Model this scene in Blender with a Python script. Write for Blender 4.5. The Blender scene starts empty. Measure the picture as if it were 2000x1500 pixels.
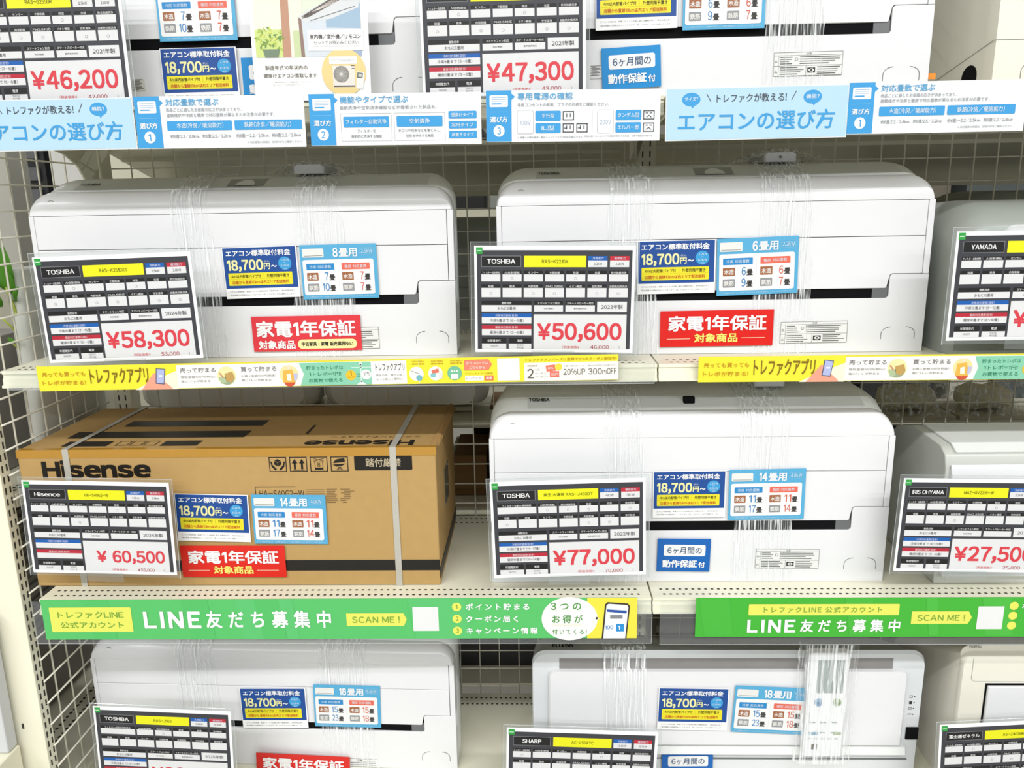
import bpy, math, random
import numpy as np
from mathutils import Vector, Matrix

random.seed(7)
rng = np.random.default_rng(7)
C = bpy.context.scene.collection
SC = bpy.context.scene
EYE = 1.55                      # camera height above the floor
F, PITCH, YAW, ROLL = 1547.56, .2262, -.0300, -.0171

# ------------------------------------------------------------------ camera
def axes():
    cy, sy = math.cos(YAW), math.sin(YAW); cp, sp = math.cos(PITCH), math.sin(PITCH)
    fw = np.array([sy*cp, cy*cp, -sp]); rt = np.array([cy, -sy, 0.]); up = np.cross(rt, fw)
    cr, sr = math.cos(ROLL), math.sin(ROLL)
    return cr*rt+sr*up, -sr*rt+cr*up, fw
RT, UP, FW = axes()
cam = bpy.data.objects.new('camera', bpy.data.cameras.new('camera')); C.objects.link(cam)
cam.data.sensor_width = 36; cam.data.lens = F*36/2000; cam.data.clip_start = .02
cam.matrix_world = Matrix(((RT[0], UP[0], -FW[0], 0), (RT[1], UP[1], -FW[1], 0), (RT[2], UP[2], -FW[2], EYE), (0, 0, 0, 1)))
SC.camera = cam
SC.view_settings.view_transform = 'Standard'; SC.view_settings.look = 'None'
SC.view_settings.exposure = -0.50; SC.view_settings.gamma = 1
try: SC.view_settings.use_curve_mapping = False
except Exception: pass

def at(px, py, Y=None, X=None, Z=None):
    d = FW+RT*(px-1000)/F+UP*(750-py)/F
    t = Y/d[1] if Y is not None else (X/d[0] if X is not None else (Z-EYE)/d[2])
    return np.array([d[0]*t, d[1]*t, d[2]*t+EYE])

# ------------------------------------------------------------------ world and lights
w = bpy.data.worlds.new('world'); SC.world = w; w.use_nodes = True
w.node_tree.nodes['Background'].inputs[0].default_value = (.98, .99, 1, 1)
w.node_tree.nodes['Background'].inputs[1].default_value = .55
def area(name, loc, sx, sy, power, rot=(0, 0, 0), col=(.975, .985, 1)):
    l = bpy.data.lights.new(name, 'AREA'); l.shape = 'RECTANGLE'; l.size = sx; l.size_y = sy; l.energy = power; l.color = col
    o = bpy.data.objects.new(name, l); C.objects.link(o); o.location = loc; o.rotation_euler = rot; return o
LAMPS = [(x, y) for y in (-4.6, -1.65, 4.6) for x in (-3.6, -1.2, 1.2, 3.6)]
LAMP_Z = 3.90
for (x, y) in LAMPS:
    area('tube_light', (x, y, LAMP_Z), 1.9, .16, 128 if y > -3 else 175) if y < 1 else area('tube_light', (x, y, LAMP_Z), 1.9, .16, 36)

# ------------------------------------------------------------------ materials
def lin(h):
    if isinstance(h, str):
        h = h.lstrip('#'); c = [int(h[i:i+2], 16)/255 for i in (0, 2, 4)]
    else: c = [v/255 for v in h]
    return tuple((v/12.92 if v <= .04045 else ((v+.055)/1.055)**2.4) for v in c)
MATS = {}
def mat(name, col, rough=.5, metal=0, spec=.5, noise=0, scale=30, bump=0, coat=0, k=1.0):
    if name in MATS: return MATS[name]
    m = bpy.data.materials.new(name); m.use_nodes = True; nt = m.node_tree; b = nt.nodes['Principled BSDF']
    c = [v*k for v in (lin(col) if isinstance(col, str) else col)]
    b.inputs['Base Color'].default_value = (*c, 1)
    b.inputs['Roughness'].default_value = rough; b.inputs['Metallic'].default_value = metal
    b.inputs['Specular IOR Level'].default_value = spec; b.inputs['Coat Weight'].default_value = coat
    if noise or bump:
        tc = nt.nodes.new('ShaderNodeTexCoord'); n = nt.nodes.new('ShaderNodeTexNoise'); n.inputs['Scale'].default_value = scale; n.inputs['Detail'].default_value = 5
        nt.links.new(tc.outputs['Object'], n.inputs['Vector'])
        if noise:
            mx = nt.nodes.new('ShaderNodeMix'); mx.data_type = 'RGBA'
            mx.inputs[6].default_value = (*[v*(1-noise) for v in c], 1); mx.inputs[7].default_value = (*[min(1, v*(1+noise)) for v in c], 1)
            nt.links.new(n.outputs['Fac'], mx.inputs[0]); nt.links.new(mx.outputs[2], b.inputs['Base Color'])
        if bump:
            bp = nt.nodes.new('ShaderNodeBump'); bp.inputs['Strength'].default_value = bump; bp.inputs['Distance'].default_value = .001
            nt.links.new(n.outputs['Fac'], bp.inputs['Height']); nt.links.new(bp.outputs['Normal'], b.inputs['Normal'])
    MATS[name] = m; return m
INKK = .74
def ink(h):
    return mat('ink_'+h.lstrip('#'), h, rough=.45, spec=.35, noise=.015, scale=60, k=INKK)
PAINT = mat('cream_enamel', (.73, .705, .56), rough=.35, noise=.03, scale=8)
PLASTIC = mat('white_plastic', (.68, .68, .69), rough=.28, spec=.5, noise=.01, scale=12)
PLASTIC2 = mat('light_grey_plastic', (.72, .74, .72), rough=.3, noise=.02, scale=12)
STRIPG = mat('strip_grey_plastic', (.60, .62, .61), rough=.3, noise=.02, scale=12)
GREYP = mat('grey_plastic', (.30, .32, .29), rough=.32, noise=.02, scale=12)
SILVER = mat('silver_plastic', (.60, .62, .63), rough=.3, noise=.02, scale=20)
BEIGEP = mat('aged_beige_plastic', (.72, .69, .60), rough=.35, noise=.04, scale=6)
BLACK = mat('matt_black', (.004, .004, .005), rough=.7, spec=.08, noise=.3, scale=30)
DGREY = mat('dark_grey_plastic', (.12, .125, .13), rough=.4, noise=.1, scale=30)
PAPER = mat('white_paper', (.80, .80, .795), rough=.55, noise=.01, scale=40)
WIRE = mat('cream_wire', (.72, .69, .58), rough=.35, spec=.5, noise=.05, scale=20)
HOLE = mat('punched_hole', (.03, .028, .02), rough=.8, noise=.2, scale=50)
CARD = mat('kraft_cardboard', lin('#ab8a54'), rough=.75, noise=.07, scale=45, bump=.15)
CARDD = mat('kraft_cardboard_side', lin('#a8824e'), rough=.8, noise=.12, scale=25, bump=.3)
TAPE = mat('brown_packing_tape', lin('#a87a1e'), rough=.12, spec=.7, noise=.05, scale=14, bump=.1)
STRAP = mat('ribbed_strapping', (.42, .40, .35), rough=.3, noise=.08, scale=300)

def clear(name, tint=(1, 1, 1), fac=.12, rough=.08, streak=None, bump=.0, bscale=40):
    """thin clear plastic: see-through with a glossy, partly milky skin"""
    if name in MATS: return MATS[name]
    m = bpy.data.materials.new(name); m.use_nodes = True; nt = m.node_tree; nt.nodes.clear()
    out = nt.nodes.new('ShaderNodeOutputMaterial'); mix = nt.nodes.new('ShaderNodeMixShader')
    tr = nt.nodes.new('ShaderNodeBsdfTransparent'); tr.inputs[0].default_value = (*tint, 1)
    gl = nt.nodes.new('ShaderNodeBsdfPrincipled'); gl.inputs['Base Color'].default_value = (.9, .92, .93, 1); gl.inputs['Roughness'].default_value = rough
    gl.inputs['Specular IOR Level'].default_value = .9
    nt.links.new(tr.outputs[0], mix.inputs[1]); nt.links.new(gl.outputs[0], mix.inputs[2]); nt.links.new(mix.outputs[0], out.inputs[0])
    mix.inputs[0].default_value = fac
    if streak:
        tc = nt.nodes.new('ShaderNodeTexCoord'); mp = nt.nodes.new('ShaderNodeMapping'); mp.inputs['Scale'].default_value = streak
        n = nt.nodes.new('ShaderNodeTexNoise'); n.inputs['Scale'].default_value = 1; n.inputs['Detail'].default_value = 4; n.inputs['Distortion'].default_value = .6
        cr = nt.nodes.new('ShaderNodeValToRGB'); cr.color_ramp.elements[0].position = .47; cr.color_ramp.elements[0].color = (fac*.35,)*3+(1,)
        cr.color_ramp.elements[1].position = .68; cr.color_ramp.elements[1].color = (min(1, fac*5.5),)*3+(1,)  # whiter streaks put the highlights of film creases into the mix
        nt.links.new(tc.outputs['Object'], mp.inputs[0]); nt.links.new(mp.outputs[0], n.inputs['Vector']); nt.links.new(n.outputs['Fac'], cr.inputs[0]); nt.links.new(cr.outputs[0], mix.inputs[0])
        bp = nt.nodes.new('ShaderNodeBump'); bp.inputs['Strength'].default_value = .8; bp.inputs['Distance'].default_value = .003
        nt.links.new(n.outputs['Fac'], bp.inputs['Height']); nt.links.new(bp.outputs[0], gl.inputs['Normal'])
    MATS[name] = m; return m
FILM = clear('stretch_film', fac=.17, rough=.12, streak=(260, 60, 9))
FILMX = clear('crumpled_film', fac=.16, rough=.1, streak=(90, 70, 60))
SLEEVE = clear('acrylic_sleeve', tint=(.93, .94, .94), fac=.05, rough=.05)
SLEEVE_E = clear('acrylic_edge', tint=(.85, .87, .87), fac=.25, rough=.1)

# ------------------------------------------------------------------ mesh helpers
class MB:
    """collects polygons (world or local coordinates) and links them as one mesh object"""
    def __init__(s): s.v = []; s.f = []; s.m = []; s.n = 0; s.mats = []
    def mi(s, m):
        if m not in s.mats: s.mats.append(m)
        return s.mats.index(m)
    def add(s, V, Fc, m):
        V = np.asarray(V, float); k = s.mi(m); s.v.append(V)
        for f in Fc: s.f.append([i+s.n for i in f]); s.m.append(k)
        s.n += len(V)
    def tris(s, V, T, m):
        k = s.mi(m); s.v.append(np.asarray(V, float)); s.f.extend((T+s.n).tolist()); s.m.extend([k]*len(T)); s.n += len(V)
    def box(s, a, b, m):
        (x0, y0, z0), (x1, y1, z1) = a, b
        s.add([(x0,y0,z0),(x1,y0,z0),(x1,y1,z0),(x0,y1,z0),(x0,y0,z1),(x1,y0,z1),(x1,y1,z1),(x0,y1,z1)],
              [(0,3,2,1),(4,5,6,7),(0,1,5,4),(1,2,6,5),(2,3,7,6),(3,0,4,7)], m)
    def prism(s, P, y0, y1, m, ax='y'):
        n = len(P)
        if ax == 'y': V = [(p[0], y0, p[1]) for p in P]+[(p[0], y1, p[1]) for p in P]
        elif ax == 'x': V = [(y0, p[0], p[1]) for p in P]+[(y1, p[0], p[1]) for p in P]
        else: V = [(p[0], p[1], y0) for p in P]+[(p[0], p[1], y1) for p in P]
        s.add(V, [tuple(range(n)), tuple(range(2*n-1, n-1, -1))]+[(i, i+n, (i+1) % n+n, (i+1) % n) for i in range(n)], m)
    def tube(s, pts, r, m, seg=6, cap=True):
        pts = [np.array(p, float) for p in pts]; V = []; Fc = []
        for i, p in enumerate(pts):
            d = pts[min(i+1, len(pts)-1)]-pts[max(i-1, 0)]; d /= np.linalg.norm(d)+1e-12
            a = np.cross(d, (0, 0, 1) if abs(d[2]) < .9 else (1, 0, 0)); a /= np.linalg.norm(a); b = np.cross(d, a)
            rr = r[i] if isinstance(r, (list, tuple)) else r
            V += [p+rr*(math.cos(t)*a+math.sin(t)*b) for t in np.arange(seg)*2*math.pi/seg]
        for i in range(len(pts)-1):
            for j in range(seg): Fc.append((i*seg+j, i*seg+(j+1) % seg, (i+1)*seg+(j+1) % seg, (i+1)*seg+j))
        if cap: Fc += [tuple(range(seg-1, -1, -1)), tuple(range((len(pts)-1)*seg, len(pts)*seg))]
        s.add(V, Fc, m)
    def loft(s, rings, m, cap0=True, cap1=True):
        n = len(rings[0]); V = [p for r in rings for p in r]; Fc = []
        for i in range(len(rings)-1):
            for j in range(n): Fc.append((i*n+j, i*n+(j+1) % n, (i+1)*n+(j+1) % n, (i+1)*n+j))
        if cap0: Fc.append(tuple(range(n-1, -1, -1)))
        if cap1: Fc.append(tuple(range((len(rings)-1)*n, len(rings)*n)))
        s.add(V, Fc, m)
    def sheet(s, G, m):
        r, c = len(G), len(G[0]); V = [p for row in G for p in row]
        s.add(V, [(i*c+j, i*c+j+1, (i+1)*c+j+1, (i+1)*c+j) for i in range(r-1) for j in range(c-1)], m)
    def build(s, name, parent=None, org=(0, 0, 0), smooth=False, bevel=0, recalc=True):
        V = np.concatenate(s.v)-np.array(org); me = bpy.data.meshes.new(name)
        lens = np.array([len(f) for f in s.f], dtype=np.int32); idx = np.fromiter((i for f in s.f for i in f), dtype=np.int32, count=int(lens.sum()))
        me.vertices.add(len(V)); me.vertices.foreach_set('co', V.astype(np.float32).ravel())
        me.loops.add(len(idx)); me.loops.foreach_set('vertex_index', idx)
        me.polygons.add(len(lens)); me.polygons.foreach_set('loop_start', np.concatenate([[0], np.cumsum(lens)[:-1]]).astype(np.int32))
        for mm in s.mats: me.materials.append(mm)
        me.polygons.foreach_set('material_index', np.array(s.m, dtype=np.int32))
        me.update(calc_edges=True); me.validate()
        if recalc:
            import bmesh
            bm = bmesh.new(); bm.from_mesh(me); bmesh.ops.recalc_face_normals(bm, faces=bm.faces); bm.to_mesh(me); bm.free()
        if smooth: me.shade_smooth()
        else: me.shade_flat()
        o = bpy.data.objects.new(name, me); C.objects.link(o)
        if bevel:
            b = o.modifiers.new('bevel', 'BEVEL'); b.width = bevel; b.segments = 2; b.limit_method = 'ANGLE'; b.angle_limit = math.radians(40)
            me.shade_smooth(); o.modifiers.new('wn', 'WEIGHTED_NORMAL')
        if smooth == 'auto':
            me.shade_smooth()
            for e in me.edges: pass
            me.set_sharp_from_angle(angle=math.radians(35))
        if parent is not None: o.parent = parent
        elif any(org): o.location = org
        return o

def thing(name, label, cat, loc=(0, 0, 0), rot=(0, 0, 0), group=None):
    o = bpy.data.objects.new(name, None); C.objects.link(o); o.location = loc; o.rotation_euler = rot
    o['label'] = label; o['category'] = cat
    if group: o['group'] = group
    return o
def tag(o, label, cat, group=None):
    o['label'] = label; o['category'] = cat
    if group: o['group'] = group
    return o
def struct(o): o['kind'] = 'structure'; return o
def part(o, label): o['label'] = label; return o

# ------------------------------------------------------------------ lettering
GL = {}
def raw_mesh(s, res):
    c = bpy.data.curves.new('t', 'FONT'); c.body = s; c.resolution_u = res
    o = bpy.data.objects.new('t', c); C.objects.link(o)
    me = bpy.data.meshes.new_from_object(o.evaluated_get(bpy.context.evaluated_depsgraph_get()) if 0 else o)
    V = np.empty(len(me.vertices)*3, np.float32); me.vertices.foreach_get('co', V); V = V.reshape(-1, 3)[:, :2].astype(float)
    me.calc_loop_triangles(); T = np.empty(len(me.loop_triangles)*3, np.int32); me.loop_triangles.foreach_get('vertices', T)
    bpy.data.objects.remove(o); bpy.data.curves.remove(c); bpy.data.meshes.remove(me)
    return V, T.reshape(-1, 3)
def glyph(ch):
    if ch in GL: return GL[ch]
    if ch in 'I1l' and ch != 'l':
        h_ = glyph('H')[0]; t_, y0_ = h_[:, 1].max(), h_[:, 1].min(); w_ = (t_-y0_)*.13
        if ch == 'I': V = np.array([(0, y0_), (w_, y0_), (w_, t_), (0, t_)]); T = np.array([(0, 1, 2), (0, 2, 3)])
        else:
            a_ = (t_-y0_); V = np.array([(0, y0_), (w_, y0_), (w_, t_), (0, t_), (-a_*.2, t_-a_*.17), (-a_*.2, t_-a_*.29), (0, t_-a_*.17)]); T = np.array([(0, 1, 2), (0, 2, 3), (3, 4, 5), (3, 5, 6)])
        GL[ch] = (V, T, True); return GL[ch]
    o = ord(ch); full = ch
    if 33 <= o <= 126: full = chr(o+0xFEE0)
    if ch == '¥': full = '￥'
    res = 4 if (33 <= o <= 126 or ch == '¥') else (3 if 0x3040 <= o <= 0x30FF else 1)
    V, T = raw_mesh(full, res)
    asc = 33 <= o <= 126 or ch == '¥'
    GL[ch] = (V, T, asc); return GL[ch]
EM = None
def layout(s, tight=False, track=0):
    global EM
    if EM is None:
        a, _ = raw_mesh('口', 1); b, _ = raw_mesh('口口', 1); EM = b[:, 0].max()-a[:, 0].max()
    x = 0; out = []
    for ch in s:
        if ch == ' ': x += EM*.32; continue
        V, T, asc = glyph(ch)
        if len(V) == 0: x += EM*.5; continue
        if asc:
            wd = V[:, 0].max()-V[:, 0].min()
            if ch in '1': wd0 = wd+EM*.06
            else: wd0 = wd
            out.append((V-[V[:, 0].min(), 0]+[x+EM*.04+(wd0-wd)/2, 0], T)); x += wd0+EM*(.10+track)
        else:
            out.append((V+[x, 0], T)); x += EM*(1+track)
    return out

class Art:
    """flat print on a real surface: unit coordinates x right, y down from the sheet's corner"""
    def __init__(s, tl, u, v, n, k):
        s.tl = np.array(tl, float); s.u = np.array(u, float); s.v = np.array(v, float); s.n = np.array(n, float); s.k = k
        s.shapes = MB(); s.text_ = MB()
    def P(s, x, y, L=0): return s.tl+s.u*(x*s.k)+s.v*(y*s.k)+s.n*(.00014*L)
    def poly(s, pts, col, L=1): s.shapes.add([s.P(x, y, L) for x, y in pts], [tuple(range(len(pts)))], ink(col))
    def rect(s, x, y, w, h, col, r=0, L=1):
        if r <= 0: return s.poly([(x, y), (x+w, y), (x+w, y+h), (x, y+h)], col, L)
        pts = []
        for cx, cy, a0 in ((x+w-r, y+r, -90), (x+w-r, y+h-r, 0), (x+r, y+h-r, 90), (x+r, y+r, 180)):
            pts += [(cx+r*math.cos(math.radians(a0+t)), cy+r*math.sin(math.radians(a0+t))) for t in (0, 30, 60, 90)]
        s.poly(pts, col, L)
    def ring(s, x, y, w, h, t, col, L=2):
        for a in ((x, y, w, t), (x, y+h-t, w, t), (x, y, t, h), (x+w-t, y, t, h)): s.rect(*a, col, L=L)
    def circle(s, cx, cy, r, col, L=2, n=28, ry=None, a0=0, a1=360):
        ry = ry or r; full = a1-a0 >= 360
        ts = [math.radians(a0+(a1-a0)*i/n) for i in range(n if full else n+1)]
        s.poly([(cx+r*math.cos(t), cy+ry*math.sin(t)) for t in ts], col, L)
    def line(s, x0, y0, x1, y1, t, col, L=3):
        d = math.hypot(x1-x0, y1-y0) or 1; nx, ny = -(y1-y0)/d*t/2, (x1-x0)/d*t/2
        s.poly([(x0+nx, y0+ny), (x1+nx, y1+ny), (x1-nx, y1-ny), (x0-nx, y0-ny)], col, L)
    def text(s, st, x, y, w, h, col, bold=0, L=5, track=0, keep=False, align='c', slant=0, flip=False):
        """fits the string's outline to the rectangle x, y, w, h (keep: no stretching, shrink to fit)"""
        lay = layout(st, track=track)
        if not lay: return
        A = np.concatenate([a for a, _ in lay]); x0, y0 = A.min(0); x1, y1 = A.max(0)
        sx, sy = w/(x1-x0), h/(y1-y0)
        if keep:
            k = min(sx, sy); ox = x+(w-(x1-x0)*k)*(.5 if align == 'c' else 0); oy = y+(h-(y1-y0)*k)/2; sx = sy = k
        else: ox, oy = x, y
        m = ink(col); d = bold*EM
        sh = [(0, 0)] if not bold else [(-d, -d), (d, -d), (-d, d), (d, d)]+([(0, 0)] if bold > .03 else [])
        for V, T in lay:
            for i, (dx, dy) in enumerate(sh):
                q = V+[dx, dy]; X = ox+(q[:, 0]-x0)*sx; Yv = oy+(y1-q[:, 1])*sy
                if slant: X = X-(Yv-y)*slant
                if flip: X = 2*x+w-X; Yv = 2*y+h-Yv
                P = s.tl+np.outer(X*s.k, s.u)+np.outer(Yv*s.k, s.v)+s.n*(.00014*L+.00003*i)
                s.text_.tris(P, T, m)
    def build(s, parent, org, pn='panel_print', tn='lettering'):
        if s.shapes.n: s.shapes.build(pn+'_print' if 'print' not in pn else pn, parent, org, recalc=False)
        if s.text_.n: s.text_.build(tn, parent, org, recalc=False)

def frame_from_px(tl, tr, Y, lean=0):
    """corner, right and down axes of a sheet in the plane Y, its top edge between two photo points; lean tips its top back"""
    a, b = at(*tl, Y=Y), at(*tr, Y=Y); w = np.linalg.norm(b-a); u = (b-a)/w
    v = np.cross(u, (0, 1, 0)); v = v/np.linalg.norm(v)
    if v[2] > 0: v = -v
    n = np.array([0, -1., 0])
    if lean:
        c, s_ = math.cos(lean), math.sin(lean); v, n = v*c+n*s_, n*c-v*s_
        a = a+np.array([0, 0, 0])
    return a, u, v, n, w
def sheet_obj(name, parent, org, a, u, v, n, w, h, t=.0008, m=None, grow=0, back=0, r=0):
    m = m or PAPER; a = a-u*grow-v*grow-n*back; w += 2*grow; h += 2*grow
    P = [a, a+u*w, a+u*w+v*h, a+v*h]
    mb = MB(); mb.add(P+[p-n*t for p in P], [(0, 3, 2, 1), (4, 5, 6, 7), (0, 1, 5, 4), (1, 2, 6, 5), (2, 3, 7, 6), (3, 0, 4, 7)], m)
    return mb.build(name, parent, org)

# ================================================================== the place
ZT = {1: .168+EYE, 2: -.2875+EYE, 3: -.7455+EYE, 4: -1.235+EYE}      # shelf deck heights
D, BACK = 1.397, 1.815
XL, XB = -.9797, .2203                                              # bay edges
XR = XB+1.2

# ------------------------------------------------------------------ room
FLOORM = mat('floor_vinyl', (.42, .41, .36), rough=.35, noise=.05, scale=3)
CEILM = mat('ceiling_board', (.82, .82, .80), rough=.8, noise=.02, scale=5)
WALLM = mat('wall_paint', (.40, .39, .35), rough=.7, noise=.02, scale=4)
def slab(name, a, b, m):
    mb = MB(); mb.box(a, b, m); return struct(mb.build(name))
slab('floor', (-7, -6, -.1), (7, 8, 0), FLOORM)
slab('ceiling', (-7, -6, 4.0), (7, 8, 4.1), CEILM)
slab('wall_back', (-7, 8, 0), (7, 8.1, 4.0), WALLM)
slab('wall_left', (-7.1, -6, 0), (-7, 8, 4.0), WALLM)
slab('wall_right', (7, -6, 0), (7.1, 8, 4.0), WALLM)
LAMPM = mat('lamp_housing', (.85, .85, .84), rough=.4, noise=.01)
for i, (x, y) in enumerate(LAMPS):
    mb = MB(); mb.box((x-1.0, y-.11, LAMP_Z+.02), (x+1.0, y+.11, 4.0), LAMPM)
    o = mb.build('ceiling_lamp', None, (x, y, 4.0)); tag(o, 'long white fluorescent ceiling lamp over the aisles', 'lamp', 'ceiling lamps')

# ------------------------------------------------------------------ gondola frame
def upright(name, x0, x1, y0, y1, z0, z1, label, slots='front', cat='post', sidex=None):
    t = thing(name, label, cat, ((x0+x1)/2, (y0+y1)/2, z0)); org = tuple(t.location)
    mb = MB(); mb.box((x0, y0, z0), (x1, y1, z1), PAINT); mb.build('column', t, org, bevel=.002)
    h = MB(); n = int((z1-z0-.04)/.0225)
    for i in range(n):
        z = z0+.02+i*.0225
        if slots == 'front':
            for cx in ((x0+x1)/2-.008, (x0+x1)/2+.008): h.box((cx-.0015, y0-.0004, z), (cx+.0015, y0+.002, z+.0135), HOLE)
        else:
            for cy in (y0+(y1-y0)*.28, y0+(y1-y0)*.72): h.box((x1-.002, cy-.0022, z), (x1+.0004, cy+.0022, z+.0135), HOLE)
    o = h.build('slot_holes', t, org); o['kind'] = 'stuff'
    return t
upright('gondola_upright', -1.097, -1.031, 1.42, 1.45, 0, 2.5, 'cream end post with two rows of slots beside the shelf ends', 'side')
t = [o for o in bpy.data.objects if o.name == 'gondola_upright'][0]
q = at(45, 1418, Y=1.42); mb = MB(); mb.box((q[0]-.0022, 1.4193, q[2]-.006), (q[0]+.0022, 1.422, q[2]+.006), HOLE); mb.build('lock_slot', t, tuple(t.location))
upright('gondola_upright', XL-.032, XL+.010, BACK+.005, BACK+.05, 0, 2.5, 'cream slotted upright behind the end of the left bay', 'front')
upright('gondola_upright', XB+.009, XB+.05, BACK+.005, BACK+.05, 0, 2.5, 'cream slotted upright behind the joint of the two bays', 'front')

def wire_panel(name, label, rods, r=.00165, cat='mesh panel'):
    t = thing(name, label, cat, tuple(rods[0][0])); org = tuple(t.location)
    for k, (a, b) in enumerate(rods):
        mb = MB(); mb.tube([a, b], r, WIRE, 6); mb.build('wire', t, org, smooth=True)
    return t
zs0 = at(1960, 306, Y=BACK)[2]
zrow = [zs0+.0501*k for k in range(-26, 9)]
zrow_l = [at(700, 321, Y=BACK)[2]+.0501*k for k in range(-26, 9)]
xs = [-.5984+.05*k for k in range(-6, 17)]
rods = [((x, BACK-.002, .30), (x, BACK-.002, 2.2)) for x in xs if XL+.03 < x < XB+.012]
rods += [((XL+.035, BACK+.0015, z), (XB+.01, BACK+.0015, z)) for z in zrow_l]
wire_panel('wire_mesh_panel', 'cream wire grid behind the shelves of the bay with the cardboard box', rods)
xs = [.5575+.0501*k for k in range(-6, 18)]
rods = [((x, BACK-.002, .30), (x, BACK-.002, 2.2)) for x in xs if XB+.052 < x < XR]
rods += [((XB+.052, BACK+.0015, z), (XR, BACK+.0015, z)) for z in zrow]
wire_panel('wire_mesh_panel', 'cream wire grid behind the shelves past the bay joint', rods)
XS = -1.0265
ys = [1.475+.05*k for k in range(0, 7)]
rods = [((XS, y, .30), (XS, y, 2.3)) for y in ys]
rods += [((XS+.003, 1.435, z), (XS+.003, BACK+.004, z)) for z in [zrow_l[0]+.012+.0501*k for k in range(0, 36)]]
wire_panel('wire_mesh_panel', 'cream wire grid closing the open end of the shelving', rods, r=.002)

# ------------------------------------------------------------------ shelves
def shelf(x0, x1, zt, label, back=BACK-.004, holes=True, lip=.031):
    t = thing('shelf', label, 'shelf', ((x0+x1)/2, D, zt-lip)); org = tuple(t.location)
    x0 += .0015; x1 -= .0015
    mb = MB(); mb.box((x0, D+.004, zt-.012), (x1, back, zt), PAINT); mb.build('deck', t, org, bevel=.0012)
    mb = MB(); P = [(D-.001, zt), (D-.001, zt-.006), (D+.002, zt-.008), (D+.002, zt-.013), (D-.001, zt-.015), (D-.001, zt-.025), (D-.006, zt-.027), (D-.006, zt-lip), (D+.02, zt-lip), (D+.02, zt-.012), (D+.004, zt-.012), (D+.004, zt)]
    mb.prism(P, x0, x1, PAINT, 'x'); mb.build('front_lip', t, org)
    for xa in (x0+.004, x1-.007):
        mb = MB(); mb.prism([(D+.04, zt-.013), (back, zt-.013), (back, zt-.085), (back-.02, zt-.085), (back-.12, zt-.05), (D+.04, zt-.03)], xa, xa+.003, PAINT, 'x'); mb.build('bracket', t, org)
    if holes:
        h = MB()
        for row, y in enumerate((D+.014, D+.034, back-.045, back-.02)):
            for i in range(int((x1-x0-.03)/.0125)):
                cx = x0+.02+i*.0125+(0 if row % 2 else .004)
                h.add([(cx+.0032*math.cos(a), y+.0028*math.sin(a), zt+.0003) for a in np.arange(8)*math.pi/4], [tuple(range(8))], HOLE)
        o = h.build('perforation_holes', t, org, recalc=False); o['kind'] = 'stuff'
    return t
names = {1: 'top shelf under the blue and white signs', 2: 'second shelf behind the yellow signs', 3: 'third shelf above the green signs', 4: 'lowest shelf under the green signs'}
for lv in (1, 2, 3, 4):
    shelf(XL, XB, ZT[lv], 'cream %s, end-post bay' % names[lv])
    shelf(XB, XR, ZT[lv], 'cream %s, bay past the joint' % names[lv])
# base of the gondola
for a, b in ((XL, XB), (XB, XR)):
    mb = MB(); mb.box((a+.002, D, .0), (b-.002, BACK, .14), PAINT); o = mb.build('shelf_plinth', None, (a, D, 0)); tag(o, 'cream base plinth under the shelving bay ' + ('with the box' if a < 0 else 'without the box'), 'plinth')
# end bracket plate under the top shelf, with its curved cut
mb = MB(); z1 = ZT[1]-.03
P = [(1.60, z1), (BACK, z1), (BACK, z1-.15), (1.80, z1-.15), (1.785, 1.575), (1.76, 1.608), (1.733, 1.640), (1.69, 1.661), (1.62, 1.674)]
mb.prism(P, XL+.002, XL+.006, PAINT, 'x'); o = mb.build('shelf_bracket', None, (XL, BACK, z1)); tag(o, 'cream bracket plate with a curved cut under the top shelf end', 'bracket')

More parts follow.
